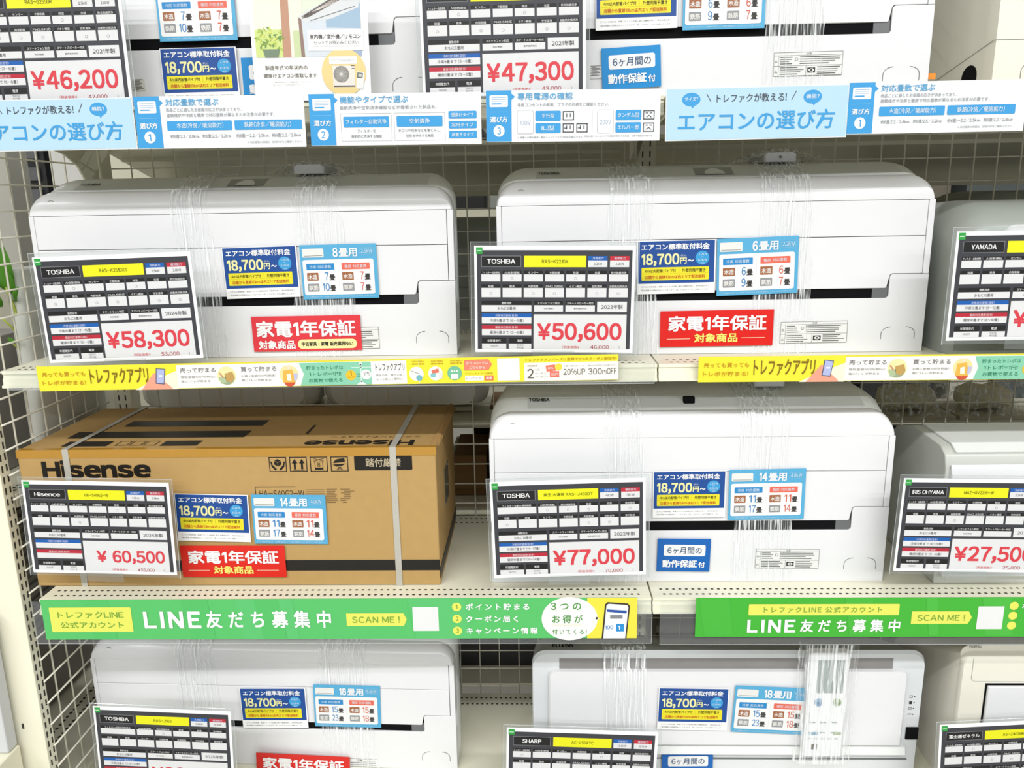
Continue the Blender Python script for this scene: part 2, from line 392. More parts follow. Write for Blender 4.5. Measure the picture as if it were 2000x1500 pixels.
# ------------------------------------------------------------------ air conditioners
def outline(W, z0, zt, r, inset, y, n=7):
    x0, x1 = inset, W-inset; P = [(x0, y, z0), (x1, y, z0)]
    r = min(r, zt-z0-.001)
    for i in range(n+1):
        a = math.radians(90*i/n); P.append((x1-r+r*math.cos(a), y, zt-r+r*math.sin(a)))
    for i in range(n+1):
        a = math.radians(90+90*i/n); P.append((x0+r+r*math.cos(a), y, zt-r+r*math.sin(a)))
    return P
def local_print(parent, x, z, w, y=0, units=100, tilt=0):
    """an Art on a front face in the parent's own coordinates"""
    c, s_ = math.cos(tilt), math.sin(tilt)
    return Art((x, y, z), (1, 0, 0), (0, -s_, -c), (0, -c, s_), w/units)
def ac_toshiba(label, loc, W=.798, hs=1.0, rotz=0, cutout=True, lens=False, logo=True, rot=None):
    t = thing('air_conditioner', label, 'air conditioner', loc, rot or (0, 0, rotz))
    h = lambda v: v*hs
    sb, st, s2, s1 = h(.101), h(.1195), h(.214), h(.279)
    mb = MB(); mb.loft([outline(W, .004, h(z), h(.05), i, y) for y, z, i in ((.028, .316, .003), (.034, .326, .001), (.05, .334, 0), (.075, .344, .0), (.10, .349, .004), (.13, .351, .008), (.225, .351, .020))], PLASTIC2)
    part(mb.build('body', t, smooth='auto'), 'light grey housing behind the front cover')
    mb = MB(); mb.loft([outline(W, s1+.0003, h(z), h(.05), i, y, 9) for y, z, i in ((0, .296, .004), (.0015, .304, .003), (.005, .311, .0018), (.010, .317, .0008), (.017, .3215, .0002), (.026, .3235, 0), (.030, .3225, .002))], PLASTIC)
    mb.build('top_cover', t, smooth='auto')
    rr = .006
    def arc(cx, cz, a0, a1, r=rr, n=5): return [(cx+r*math.cos(math.radians(a0+(a1-a0)*i/n)), cz+r*math.sin(math.radians(a0+(a1-a0)*i/n))) for i in range(n+1)]
    for x0, x1 in ((0, .0095), (W-.0115, W)):
        mb = MB(); mb.prism([(x0, h(.1455) if x0 > 0 else st-.0), (x1, h(.1455) if x0 > 0 else st), (x1, s1), (x0, s1)], 0.0005, .03, PLASTIC); mb.build('side_frame', t, bevel=.0012)
    g = .0005
    mb = MB(); mb.prism([(.0095+g, s2+g), (W-.0115-g*2, s2+g), (W-.0115-g*2, s1-g), (.0095+g, s1-g)], .0008, .03, PLASTIC); mb.build('upper_panel', t, bevel=.001)
    nx, nz = W-.0715, h(.1455)
    P = [(.0095+g, st)]+arc(nx-rr-.0008, st+rr*.6, -90, 0, rr*.6)+arc(nx+rr, nz-rr+g, 180, 90)+[(W-.0115-g*2, nz+g), (W-.0115-g*2, s2-g), (.0095+g, s2-g)]
    mb = MB(); mb.prism(P, .0004, .03, PLASTIC); mb.build('lower_panel', t, bevel=.001)
    P = [(0, .0), (W, .0), (W, nz-g)]+arc(nx+rr+.0012, nz-rr-g, 90, 180)+arc(nx-rr+.0012, sb+rr, 0, -90)+[(0, sb)]
    mb = MB(); mb.prism(P, 0, .0042, PLASTIC); mb.box((0, .0042, 0), (W, .03, sb-.001), PLASTIC); mb.build('bottom_panel', t, bevel=.0006)
    mb = MB(); mb.box((.010, .0045, sb-.0005), (nx+.0009, .0285, st+.003), BLACK); part(mb.build('air_outlet', t), 'black air outlet slot')
    mb = MB(); mb.box((nx-.028, .003, sb-.0005), (nx+.0, .006, st+.003), DGREY); mb.build('louvre_pivot', t)
    # tab outline, ring, strip, logo
    mb = MB(); xx, zz = W-.078, h(.034)
    A1 = [(xx, -.0002, zz-.010)]+[(xx+.017-.017*math.cos(math.radians(a)), -.0002, zz+.013*math.sin(math.radians(a))) for a in range(0, 91, 15)]
    A2 = [(2*(xx+.031)-p[0], p[1], p[2]) for p in A1]
    for A in (A1, A2): mb.tube(A, .0006, DGREY, 5)
    mb.build('filter_tab_groove', t)
    mb = MB(); cx, cz = .046, h(.299)
    mb.tube([(cx+.0085*math.cos(a), .0012+(.0015 if math.sin(a) > .3 else 0), cz+.0085*math.sin(a)) for a in np.linspace(0, 2*math.pi, 19)], .0008, GREYP, 5); mb.build('emblem_ring', t)
    a, b = (.0345, h(.327)), (.074, h(.3445))
    mb = MB(); mb.add([(.075, a[0]-.001, a[1]), (W-.05, a[0]-.001, a[1]), (W-.05, b[0], b[1]), (.075, b[0], b[1]), (.075, a[0]-.001, a[1]-.002), (W-.05, a[0]-.001, a[1]-.002), (W-.05, b[0], b[1]-.004), (.075, b[0], b[1]-.004)],
        [(0, 1, 2, 3), (4, 7, 6, 5), (0, 4, 5, 1), (1, 5, 6, 2), (2, 6, 7, 3), (3, 7, 4, 0)], STRIPG)
    part(mb.build('display_strip', t), 'grey strip along the top edge')
    tilt = math.atan2(b[0]-a[0], b[1]-a[1]); fr = .62
    if logo:
        A = Art((.078, a[0]-.002+(b[0]-a[0])*.66, a[1]+(b[1]-a[1])*.66+.0012), (1, 0, 0), (0, -math.sin(tilt), -math.cos(tilt)), (0, -math.cos(tilt), math.sin(tilt)), .001)
        A.text('TOSHIBA', 0, 0, 40, 9, '#1c1e1e', bold=.03, L=2); A.build(t, (0, 0, 0))
    if lens:
        mb = MB(); cx = .39; y0 = a[0]+.012; z0 = h(.333)
        mb.box((cx-.011, y0-.004, z0-.004), (cx+.011, y0+.008, z0+.011), BLACK); part(mb.build('sensor_lens', t, bevel=.002), 'small black sensor window')
    elif cutout:
        cx = .405; q = lambda f, e=.001: (a[0]+(b[0]-a[0])*f-e, a[1]+(b[1]-a[1])*f+e)
        mb = MB(); P = [(cx-.035, .12), (cx+.035, .12), (cx+.035, .88), (cx-.035, .88)]
        mb.add([(x, q(f)[0], q(f)[1]) for x, f in P], [(0, 1, 2, 3)], DGREY if 0 else mat('cutout_shade', (.30, .31, .30), rough=.4))
        mb.add([(cx+.019*math.cos(a_), q(.12+.6*math.sin(a_), .002)[0], q(.12+.6*math.sin(a_), .002)[1]) for a_ in np.linspace(0, math.pi, 10)], [tuple(range(10))], PLASTIC2)
        mb.build('sensor_cutout_print', t, recalc=False)
    return t

def ac_at(label, pxl, pxr, py, Y, lv, **k):
    a, b = at(pxl, py, Y=Y), at(pxr, py, Y=Y)
    return ac_toshiba(label, (a[0], Y, ZT[lv]+.0005), W=b[0]-a[0], **k)
AC1Y, AC2Y, AC3Y = 1.505, 1.487, 1.462
AC1 = ac_at('white grey-topped wall air conditioner on the second shelf, nearest the end post', 75, 889, 560, AC1Y, 2, hs=.985)
AC2 = ac_at('white grey-topped wall air conditioner on the second shelf, over the joint of the bays', 972, 1812, 560, AC2Y, 2)
AC3 = ac_at('white wall air conditioner with a black sensor window, beside the cardboard box', 957, 1741, 950, AC3Y, 3, hs=1.075, lens=True, cutout=False)
l4, r4 = at(189, 1380, Y=1.555), at(893, 1380, Y=1.525)
AC4Y = 1.555
AC4 = ac_toshiba('white wall air conditioner on the lowest shelf, nearest the end post', (l4[0], AC4Y, ZT[4]+.0005), W=r4[0]-l4[0]-.004, hs=.93, rotz=-.034, logo=False, cutout=False)
AC0Y = 1.47
ACA = ac_at('white wall air conditioner on the top shelf behind the poster', 6, 852, 120, AC0Y, 1)
ACB = ac_at('white wall air conditioner on the top shelf past the poster', 968, 1816, 120, AC0Y, 1)

# other makes -----------------------------------------------------------------
def ring_profile(W, prof, r, y_fn=None): ...
# dark-edged cream unit on the top shelf, seen from its side
a = at(1940, 100, Y=1.46)
t = thing('air_conditioner', 'cream wall air conditioner cut by the frame edge on the top shelf', 'air conditioner', (a[0], 1.46, ZT[1]+.0005))
mb = MB(); mb.loft([outline(.78, 0, z, .03, i, y) for y, z, i in ((0, .27, .003), (.01, .29, .001), (.03, .30, 0), (.30, .30, 0))], BEIGEP); mb.build('body', t, smooth='auto')
mb = MB(); P = [(.215, 0), (.265, 0)]+[(.24+.025*math.cos(math.radians(x)), .035+.02*math.sin(math.radians(x))) for x in range(0, 181, 20)]
mb.prism([(p[0]-.17, p[1]) for p in P], -.0012, .0015, BLACK, 'x'); part(mb.build('pipe_cutout', t), 'dark pipe hole in the side')
mb = MB(); mb.tube([(-.0006, .0, .085), (-.0006, .20, .045)], .0007, GREYP, 4); mb.tube([(0, -.0006, .085), (.78, -.0006, .085)], .0006, GREYP, 4); mb.build('panel_seam', t)
mb = MB(); xx, zz = .05, .034
mb.tube([(xx, -.0002, zz-.012)]+[(xx+.017-.017*math.cos(math.radians(q)), -.0002, zz+.013*math.sin(math.radians(q))) for q in range(0, 91, 15)], .0006, DGREY, 5); mb.build('filter_tab_groove', t)
# rounded grey unit on the second shelf
a = at(1862, 560, Y=1.45); W = .78
t = thing('air_conditioner', 'grey rounded wall air conditioner behind the card headed YAMADA', 'air conditioner', (a[0], 1.45, ZT[2]+.0005))
mb = MB(); mb.loft([outline(W, 0, z, r, i, y, 9) for y, z, i, r in ((0, .225, .012, .05), (.012, .245, .004, .06), (.03, .26, .0, .07), (.07, .272, 0, .07), (.13, .275, 0, .06), (.24, .27, .002, .05))], GREYP); mb.build('body', t, smooth='auto')
mb = MB(); mb.loft([outline(W-.10, .03, z, .03, i, y, 7) for y, z, i in ((-.012, .222, .003), (-.006, .229, 0), (.02, .238, 0))], PLASTIC)
o = mb.build('front_panel', t, smooth='auto'); o.location.x = .07
# bright ridged unit on the third shelf
a = at(1838, 1000, Y=1.45); W = .78
t = thing('air_conditioner', 'cream ridged wall air conditioner behind the card headed IRIS OHYAMA', 'air conditioner', (a[0], 1.45, ZT[3]+.0005))
prof = [(0, 0), (0, .235), (.008, .262), (.03, .276), (.14, .283), (.215, .262), (.235, .24), (.235, 0)]
mb = MB(); mb.prism(prof, 0, W, mat('dull_plastic', (.52, .53, .49), rough=.35, noise=.03, scale=12), 'x'); mb.build('body', t, bevel=.003)
mb = MB(); mb.prism([(-.012, .02), (-.014, .15), (-.01, .225), (-.002, .247), (0, .24), (0, .02)], .008, W, PLASTIC, 'x'); mb.build('front_panel', t, bevel=.002)
mb = MB(); mb.prism([(.006, .268), (.03, .280), (.139, .2865), (.139, .283), (.03, .277), (.01, .263)], .02, W-.02, PLASTIC2, 'x'); mb.build('top_grille', t)
mb = MB(); mb.box((-.002, .012, .196), (.001, .03, .204), PLASTIC); o = mb.build('hinge_tab', t); 
# silver unit on the lowest shelf
SHY = 1.50
a, b = at(1040, 1400, Y=SHY), at(1797, 1400, Y=SHY); W = b[0]-a[0]
SHP = thing('air_conditioner', 'silver grey air conditioner with a white front panel and taped-on remote', 'air conditioner', (a[0], SHY, ZT[4]+.0005)); t = SHP
zz = lambda py, Y=SHY: at(1400, py, Y=Y)[2]-ZT[4]
mb = MB(); mb.loft([outline(W, 0, z, r, i, y, 6) for y, z, i, r in ((0, zz(1278), .002, .03), (.006, zz(1273), 0, .03), (.02, zz(1270, 1.52), 0, .032), (.12, zz(1252, 1.62), .003, .035), (.21, zz(1250, 1.70), .006, .03))], SILVER); mb.build('body', t, smooth='auto')
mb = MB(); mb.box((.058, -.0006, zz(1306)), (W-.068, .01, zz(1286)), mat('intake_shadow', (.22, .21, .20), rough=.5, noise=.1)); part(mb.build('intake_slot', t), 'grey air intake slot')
pz0, pz1 = zz(1448), zz(1306)
mb = MB(); mb.loft([[(x, y, pz0+z-.0) for x, _, z in outline(W-.076, 0, pz1-pz0, .014, i, 0, 6)] for y, i in ((-.012, .003), (-.009, .0), (0, 0))], PLASTIC); o = mb.build('front_panel', t, smooth='auto'); o.location.x = .036
mb = MB(); mb.prism([(-.014, pz0-.022), (-.010, pz0-.006), (0, pz0-.006), (0, pz0-.024)], .05, W-.03, PLASTIC2, 'x'); mb.build('outlet_louvre', t)
mb = MB(); mb.box((.13, -.003, pz0-.042), (W-.02, 0, pz0-.040), DGREY); mb.build('lower_seam', t)
mb = MB(); x0 = at(1768, 1430, Y=SHY)[0]-a[0]; mb.box((x0, -.0035, zz(1442)), (x0+.026, 0, zz(1419)), BLACK); part(mb.build('signal_receiver', t, bevel=.001), 'black signal window')
A = local_print(t, at(1776, 1358, Y=SHY)[0]-a[0], zz(1357), .014, -.0004, 14)
for k, s_ in enumerate(('◔', '■', '○', 'SWI')):
    y0 = k*14
    if k in (0, 2): A.ring(1, y0+1, 6, 6, 1, '#6a6c6c', 2)
    elif k == 1: A.rect(1, y0+1, 6, 7, '#3a3c3c', L=2)
    else: A.text('Set', 0, y0+1, 8, 4, '#3a3c3c')
    A.rect(10, y0+3, 2.4, 2.4, '#1c1e1e', L=2)
A.build(t, (0, 0, 0), 'indicator_print')
A = Art((at(1078, 1260, Y=SHY+.04)[0]-a[0], .060, zz(1259, 1.56)), (1, 0, 0), (0, -.97, -.2), (0, -.2, .97), .001)
A.text('SHARP', 0, 0, 46, 20, '#16181a', bold=.05, L=6); A.build(t, (0, 0, 0))
# cream unit at the frame's corner
a = at(1877, 1330, Y=1.47); W = .8
t = thing('air_conditioner', 'cream air conditioner with a dark-edged front, at the end of the lowest shelf', 'air conditioner', (a[0], 1.47, ZT[4]+.0005))
zq = lambda py, Y=1.47: at(1900, py, Y=Y)[2]-ZT[4]
mb = MB(); mb.loft([outline(W, 0, z, .02, i, y, 5) for y, z, i in ((0, zq(1284), .002), (.004, zq(1282), 0), (.012, zq(1278), 0), (.015, zq(1268), 0), (.06, zq(1256, 1.53), 0), (.30, zq(1250, 1.75), .004))], BEIGEP); mb.build('body', t, smooth='auto')
x0 = at(1917, 1400, Y=1.47)[0]-a[0]
mb = MB(); mb.box((x0-.001, -.001, .0), (W-.03, 0, zq(1335)), BLACK); mb.build('panel_gap', t)
mb = MB(); mb.box((x0+.002, -.008, .0), (W-.03, 0, zq(1338)), PLASTIC); mb.build('front_panel', t, bevel=.002)
mb = MB(); P = [(.02, -.0005, zq(1286)), (.02, -.0005, zq(1326)), (.026, -.0005, zq(1331)), (.2, -.0005, zq(1332))]; mb.tube(P, .0005, GREYP, 4); mb.build('seam_groove', t)
A = Art((.014, .012, zq(1266)), (1, 0, 0), (0, 0, -1), (0, -1, 0), .001); A.text('FUJITSU', 0, 0, 24, 5, '#4a4c48', bold=.02, L=20); A.build(t, (0, 0, 0))

# ------------------------------------------------------------------ cardboard box
BXY = 1.45
a, b = at(33, 890, Y=BXY), at(851, 890, Y=BXY); bx0, bx1 = a[0], b[0]; bz0, bz1 = ZT[3]+.0005, at(440, 877, Y=BXY)[2]; BD = .325
box = thing('cardboard_box', 'brown cardboard appliance carton with black print, tape and two pale straps', 'box', ((bx0+bx1)/2, BXY, bz0)); O = tuple(box.location)
mb = MB(); mb.box((bx0, BXY, bz0), (bx1, BXY+BD, bz1), CARD); mb.build('carton', box, O, bevel=.003)
mb = MB(); mb.add([(bx0-.001, BXY-.0008, bz1-.016), (bx1+.001, BXY-.0008, bz1-.016), (bx1+.001, BXY-.0008, bz1+.0008), (bx0-.001, BXY-.0008, bz1+.0008), (bx1+.001, BXY+.012, bz1+.0008), (bx0-.001, BXY+.012, bz1+.0008)], [(0, 1, 2, 3), (3, 2, 4, 5)], TAPE)
part(mb.build('packing_tape', box, O, recalc=False), 'glossy brown tape along the front edge')
A = Art((bx0, BXY-.0004, bz1), (1, 0, 0), (0, 0, -1), (0, -1, 0), (bx1-bx0)/818)   # one unit is about one photo pixel
K = '#1c1712'
A.text('Hisense', 48, 22, 210, 33, K, bold=.045, L=1)
H = (bz1-bz0)/((bx1-bx0)/818)
A.rect(0, 232, 818, 23, '#23211e', L=1)
for i in range(4):
    x = 494+40*i; A.ring(x, 17, 34, 30, 1.6, K, 1); cx = x+17
    if i == 0:
        A.poly([(cx-7, 25), (cx, 21), (cx+7, 25), (cx+7, 32), (cx, 36), (cx-7, 32)], K); A.line(cx, 28, cx, 36, .8, '#b08a55', 2); A.line(cx-7, 25, cx, 28, .8, '#b08a55', 2); A.line(cx+7, 25, cx, 28, .8, '#b08a55', 2)
        for s_ in (-1, 1): A.line(cx+s_*13, 26, cx+s_*11, 36, 2.6, K, 1); A.line(cx+s_*11, 35, cx+s_*4, 43, 4, K, 1)
    if i == 1:
        for dx in (-7, 7): A.rect(cx+dx-2, 29, 4, 13, K); A.poly([(cx+dx-5.5, 30), (cx+dx, 21), (cx+dx+5.5, 30)], K)
        A.rect(cx-12, 43, 24, 1.4, K)
    if i == 2:
        A.rect(cx-8, 39, 16, 4, K); A.ring(cx-8, 27, 16, 13, 1, K, 1); A.text('8', cx-3, 29, 6, 8, K); A.line(cx-11, 20, cx+10, 26, 1, K, 1); A.line(cx+11, 20, cx-10, 26, 1, K, 1)
    if i == 3:
        A.poly([(cx-4, 22), (cx+10, 20), (cx+11, 28), (cx-12, 30), (cx-10, 26)], K); A.poly([(cx-13, 33), (cx+12, 31), (cx+4, 36), (cx-6, 37)], K)
        for d_ in range(-6, 7, 3): A.line(cx+d_*.3, 38, cx+d_, 44, .9, K, 1)
A.rect(660, 15, 112, 30, K, r=3); A.text('踏付厳禁', 682, 21, 68, 17, '#c8b89a', L=2, bold=.012)
A.rect(462, 77, 80, 1.2, '#3a2d1c'); A.rect(462, 77, 1.2, 30, '#3a2d1c')
A.text('HA-S40G2-W', 470, 85, 88, 13, '#3a2d1c', L=1)
for k in range(8): A.rect(602, 83+k*3.9, 16+rng.random()*8, .9, '#5a452a'); A.rect(640-rng.random()*12, 83+k*3.9, 8+rng.random()*14, .9, '#5a452a')
for k in range(3): A.rect(562, 84+k*4, 36, .8, '#5a452a')
A.build(box, O, 'front_print')
# top print (upside down towards the back)
A = Art((bx0, BXY+BD, bz1+.0008), (1, 0, 0), (0, -1, 0), (0, 0, 1), (bx1-bx0)/818); TD = BD/((bx1-bx0)/818)
T_ = lambda x0, x1, f0, f1: A.rect(x0, TD*(1-f1), x1-x0, TD*(f1-f0), '#26221d', L=1)
T_(75, 165, .07, .17); T_(272, 345, .07, .17)
for k in range(3): A.ring(180+k*28, TD*.83, 24, TD*.09, 1.6, '#3a2f20', 1)
T_(55, 420, .24, .38); T_(130, 430, .50, .63); T_(540, 545, .3, .5)
A.text('Hisense', 558, TD*.855, 212, 34, K, bold=.04, L=1, flip=True)
A.text('エアーコンディショナー', 600, TD*.76, 180, 12, '#4a3b26', L=1, flip=True)
A.build(box, O, 'top_print')
# straps
for px in (130, 768):
    xx = at(px, 900, Y=BXY)[0]; wv = .0125
    mb = MB(); yb = BXY+BD; e = .0016
    Pth = [(BXY-e, bz0), (BXY-e, bz1+e), (BXY+.004, bz1+e+.0006), (yb+e, bz1+e), (yb+e, bz0)]
    V = [(xx-wv/2, y, z) for y, z in Pth]+[(xx+wv/2, y, z) for y, z in Pth]; n = len(Pth)
    mb.add(V, [(i, i+1, n+i+1, n+i) for i in range(n-1)], STRAP)
    part(mb.build('strap', box, O, recalc=False), 'pale ribbed plastic strap')
# side band, label and torn flap
mb = MB(); mb.box((bx1-.0002, BXY, bz0+.0155), (bx1+.0008, BXY+BD, bz0+.038), mat('side_band_ink', lin('#23211e'), rough=.5)); mb.build('side_band_print', box, O)
mb = MB(); mb.box((bx1, BXY+.12, bz0+.12), (bx1+.001, BXY+.19, bz0+.2), mat('pouch_film', lin('#6d6a5e'), rough=.15, spec=.8)); part(mb.build('document_pouch', box, O), 'clear document pouch on the end')
mb = MB(); mb.add([(bx1-.012, BXY+.02, bz1+.001), (bx1+.004, BXY+.02, bz1-.004), (bx1+.008, BXY+BD, bz1-.008), (bx1-.004, BXY+BD, bz1+.006), (bx1-.002, BXY+.17, bz1+.006)], [(0, 1, 2, 3, 4)], CARDD); mb.build('loose_flap', box, O)

# ================================================================== printed cards
def price_card(tl, tr, Y, brand, model, cool, heat, year, price, tax, size, rangec, rangeh, circ1, circ2, wide=False, power=('100V', '平行型'), elec='19000円', lean=0, label='', hollow=False):
    a, u, v, n, w = frame_from_px(tl, tr, Y, lean); k = w/185; hgt = 124*k
    base = a+v*hgt+u*w/2; t = thing('price_card', label, 'price card', tuple(base)); O = tuple(base)
    sheet_obj('sleeve', t, O, a, u, v, n, w, hgt, .001, SLEEVE, grow=.0065, back=.0012)
    g = .0065; a2 = a-u*g-v*g; W2, H2 = w+2*g, hgt+2*g
    mb = MB(); mb.tube([a2+v*H2, a2, a2+u*W2, a2+u*W2+v*H2], .0009, SLEEVE_E, 5); part(mb.build('sleeve_edge', t, O), 'clear bright sleeve edge')
    sheet_obj('card', t, O, a, u, v, n, w, hgt)
    A = Art(a+n*.0003, u, v, n, k)
    BG, BK, WH, TX = '#3f4046', '#1b1a1c', '#e9e9ea', '#55565a'
    A.rect(3, 5, 178.5, 115, BG); A.rect(2.2, 1.6, 7.4, 7.6, '#34a548', L=2); A.rect(3.2, 5, 5.4, 1.2, '#c9eccc', L=3)
    A.rect(8, 11.3, 46, 12.8, '#8a8b8e', L=2); A.rect(8.6, 11.9, 44.8, 11.6, BK, L=3)
    bw = min(38, 4.6*len(brand)*(1.4 if ord(brand[0]) > 255 else 1)); A.text(brand, 31-bw/2, 15, bw, 5.2, '#f4f4f4', bold=.022)
    A.rect(57.2, 11.3, 71.5, 13, '#f2f01c', L=2); mw = min(62, 3.0*len(model)*(1.15 if ord(model[0]) > 255 else 1)); A.text(model, 93-mw/2, 15.8, mw, 4, '#6a6a10', bold=.008)
    for x, c, s_, val in ((131, '#1560b4', '冷房能力', cool), (156, '#c92a3c', '暖房能力', heat)):
        A.rect(x, 11.6, 22, 5, c, L=2); A.text(s_, x+5, 12.6, 12.5, 2.9, '#e8ecff'); A.rect(x, 16.6, 22, 7.6, WH, L=2); A.text(val, x+6.5, 18.8, 9.5, 3, TX)
    xs7 = [8, 32.5, 57, 81.7, 106, 130.7, 155.3]
    if wide: r1 = [(8, 46.5)]+[(x, 22) for x in xs7[2:]]; n1 = ['フィルター自動お掃除機能', 'AI自動運転', '熱交換器洗浄', '除湿', '加湿', '換気機能']; n2 = ['除菌', '脱臭', 'センサー', '衣類乾燥', '内部乾燥', '空気清浄', '室内換気']
    else: r1 = [(x, 22) for x in xs7]; n1 = ['フィルター自動掃除', 'AI自動運転', 'センサー', '衣類乾燥', '除湿', '加湿', '熱交換器洗浄']; n2 = ['除菌', '脱臭', '内部乾燥', 'PM2.5対応', 'イオン機能', '空気清浄', '自動熱交換洗浄']
    for (x, ww), nm in zip(r1, n1):
        A.rect(x, 28.3, ww, 4.2, BK, L=2); tw = min(ww-2, 2.9*len(nm)); A.text(nm, x+ww/2-tw/2, 29.2, tw, 2.7, '#dcdcdc', bold=.012); A.rect(x, 32.5, ww, 8.3, WH, L=2)
    for x, nm in zip(xs7, n2):
        A.rect(x, 44, 22, 4.2, BK, L=2); tw = min(20, 2.9*len(nm)); A.text(nm, x+11-tw/2, 44.9, tw, 2.7, '#dcdcdc', bold=.012); A.rect(x, 48.1, 22, 11, WH, L=2)
    for i in circ1:
        x, ww = r1[i]; A.circle(x+ww/2, 37.2, 1.6, '#8a8a8c', L=3, n=14); A.circle(x+ww/2, 37.2, 1.2, WH, L=4, n=14)
    for i in circ2: A.circle(xs7[i]+11, 54.6, 1.6, '#8a8a8c', L=3, n=14); A.circle(xs7[i]+11, 54.6, 1.2, WH, L=4, n=14)
    for x, ww, nm, val in ((8, 58, '畳数目安', 'おもに%s畳用' % size), (69.2, 33.6, 'スマートフォン対応', '対応(無線)'), (105.7, 34, 'スマートスピーカー対応', '' if hollow else '音声操作対応')):
        A.rect(x, 63.3, ww, 5, BK, L=2); tw = min(ww-3, 2.85*len(nm)); A.text(nm, x+ww/2-tw/2, 64.4, tw, 2.8, '#e4e4e4', bold=.012); A.rect(x, 68.3, ww, 7.4, WH, L=2)
        if val:
            tw = (21 if x < 9 else 11 if x < 80 else 15); A.text(val, x+ww/2-tw/2, 70.2 if x < 9 else 71, tw, 3.6 if x < 9 else 2, TX)
    A.rect(142.4, 64, 34.4, 12, WH, L=2); A.text(year+'年製', 147, 67.6, 25, 5, TX, bold=.005)
    for y, c, s_, val in ((78, '#1560b4', '冷房対応畳数(目安)', rangec), (92, '#c0283c', '暖房対応畳数(目安)', rangeh)):
        A.rect(8, y, 58, 4.6, c, L=2); A.text(s_, 24, y+.8, 26, 3, '#dfe6ff' if y < 80 else '#ffdfe2'); A.rect(8, y+4.6, 58, 7.2, WH, L=2)
        if val: A.text(val, 17.5, y+6.4, 39.5, 3.7, TX)
    for x, ww, nm, vals in ((8, 28.6, '年間電気代', (elec,)), (39.6, 26.4, '電源', power)):
        A.rect(x, 106.8, ww, 6.8, BK, L=2); tw = 3.1*len(nm); A.text(nm, x+ww/2-tw/2, 108.5, tw, 3.2, '#e4e4e4', bold=.012); A.rect(x, 113.4, ww, 7-.4, WH, L=2)
        for j, s_ in enumerate(vals): A.text(s_, x+ww/2-4.2, 114.2+j*3.1 if len(vals) > 1 else 115.4, 8.4, 2.4, '#8a8a8c')
    A.rect(68.6, 79, 108.3, 41, WH, L=2)
    px_, pw_ = (85, 86) if hollow and price[1] == ' ' else (73.4, 97.5); A.text(price, px_, 89.5 if px_ < 80 else 92, pw_, 21.5 if px_ < 80 else 17.5, '#e0404c', bold=.026, L=4)
    A.text('(税抜価格¥', 102.5, 116.0 if not hollow else 115.9, 20, 3.3, '#e03a47', L=4); A.text(tax, 135.5, 115.4, 21.5, 4.9, '#b8404a', bold=.006, L=4); A.text(')', 168.5, 116, 1.2, 3.2, '#777777', L=4)
    A.build(t, O)
    # clip foot of the stand
    c0 = a+v*(hgt-.004)+u*(w*.36); sheet_obj('clip_foot', t, O, c0, u, v, n, w*.27, .02, .0012, SLEEVE, back=-.0022)
    return t

price_card((62, 503), (371, 491), 1.40, 'TOSHIBA', 'RAS-K251DXT', '2.5kW', '2.8kW', '2024', '¥58,300', '53,000', '8', '冷房10畳まで (7〜10畳)', '暖房8畳まで (6〜8畳)', [1, 4], [0, 2, 3, 5, 6], label='dark price card of 58,300 yen at the end-post side of the second shelf')
price_card((926, 480), (1242, 480), 1.405, 'TOSHIBA', 'RAS-K221DX', '2.2kW', '2.2kW', '2023', '¥50,600', '46,000', '6', '冷房9畳まで (6〜9畳)', '暖房6畳まで (5〜6畳)', [1, 4], [0, 2, 3, 5, 6], label='dark price card of 50,600 yen at the middle of the second shelf')
price_card((956, 942), (1261, 933), 1.392, 'TOSHIBA', '東芝 大清快 RAS-J402DT', '4kW', '5kW', '2022', '¥77,000', '70,000', '14', '冷房17畳まで (11〜17畳)', '暖房14畳まで (11〜14畳)', [1, 2, 3, 5], [0, 4, 5], wide=True, power=('200V', 'エルバー型'), elec='36477円', label='dark price card of 77,000 yen on the third shelf, past the cardboard box')
price_card((817, -40), (1144, -50), 1.395, 'TOSHIBA', 'RAS-B221DX', '2.2kW', '2.2kW', '2021', '¥47,300', '43,000', '6', '冷房9畳まで (6〜9畳)', '暖房6畳まで (5〜6畳)', [1, 4], [0, 2, 3, 5, 6], label='dark price card of 47,300 yen on the top shelf, past the poster')
price_card((-92, -27), (232, -35), 1.395, 'TOSHIBA', 'RAS-G255DR', '2.5kW', '2.8kW', '2021', '¥46,200', '42,000', '8', '冷房10畳まで (7〜10畳)', '暖房8畳まで (6〜8畳)', [1, 4], [1, 2, 3, 5, 6], label='dark price card of 46,200 yen on the top shelf, above the end post')
price_card((41, 938), (329, 943), 1.405, 'Hisence', 'HA-S40G2-W', '4.0kw', '5.0kw', '2024', '¥ 60,500', '¥55,000', '14', '', '', [4], [2], power=('200V', 'エルバー型'), elec='36477円', hollow=True, label='dark printed price card reading 60,500 yen leaning on the cardboard box')
price_card((181, 1379), (450, 1390), 1.40, 'TOSHIBA', 'RAS-J562', '5.6kW', '6.7kW', '2025', '¥98,000', '89,100', '18', '冷房23畳まで (15〜23畳)', '暖房18畳まで (15〜18畳)', [2], [], wide=True, label='dark printed price card for a 2025 unit, on the lowest shelf')
price_card((990, 1421), (1286, 1430), 1.40, 'SHARP', 'AC-L56ATC', '5.6kW', '6.7kW', '2019', '¥68,000', '61,800', '18', '冷房23畳まで (15〜23畳)', '暖房18畳まで (15〜18畳)', [0, 4], [4], label='dark printed price card headed SHARP on the lowest shelf')
price_card((1836, 1416), (2126, 1402), 1.40, '富士通ゼネラル', 'AS-Z402MK', '4.0kW', '5.0kW', '2019', '¥58,000', '52,700', '14', '', '', [1], [2, 3], label='dark printed price card cut by the corner of the lowest shelf')
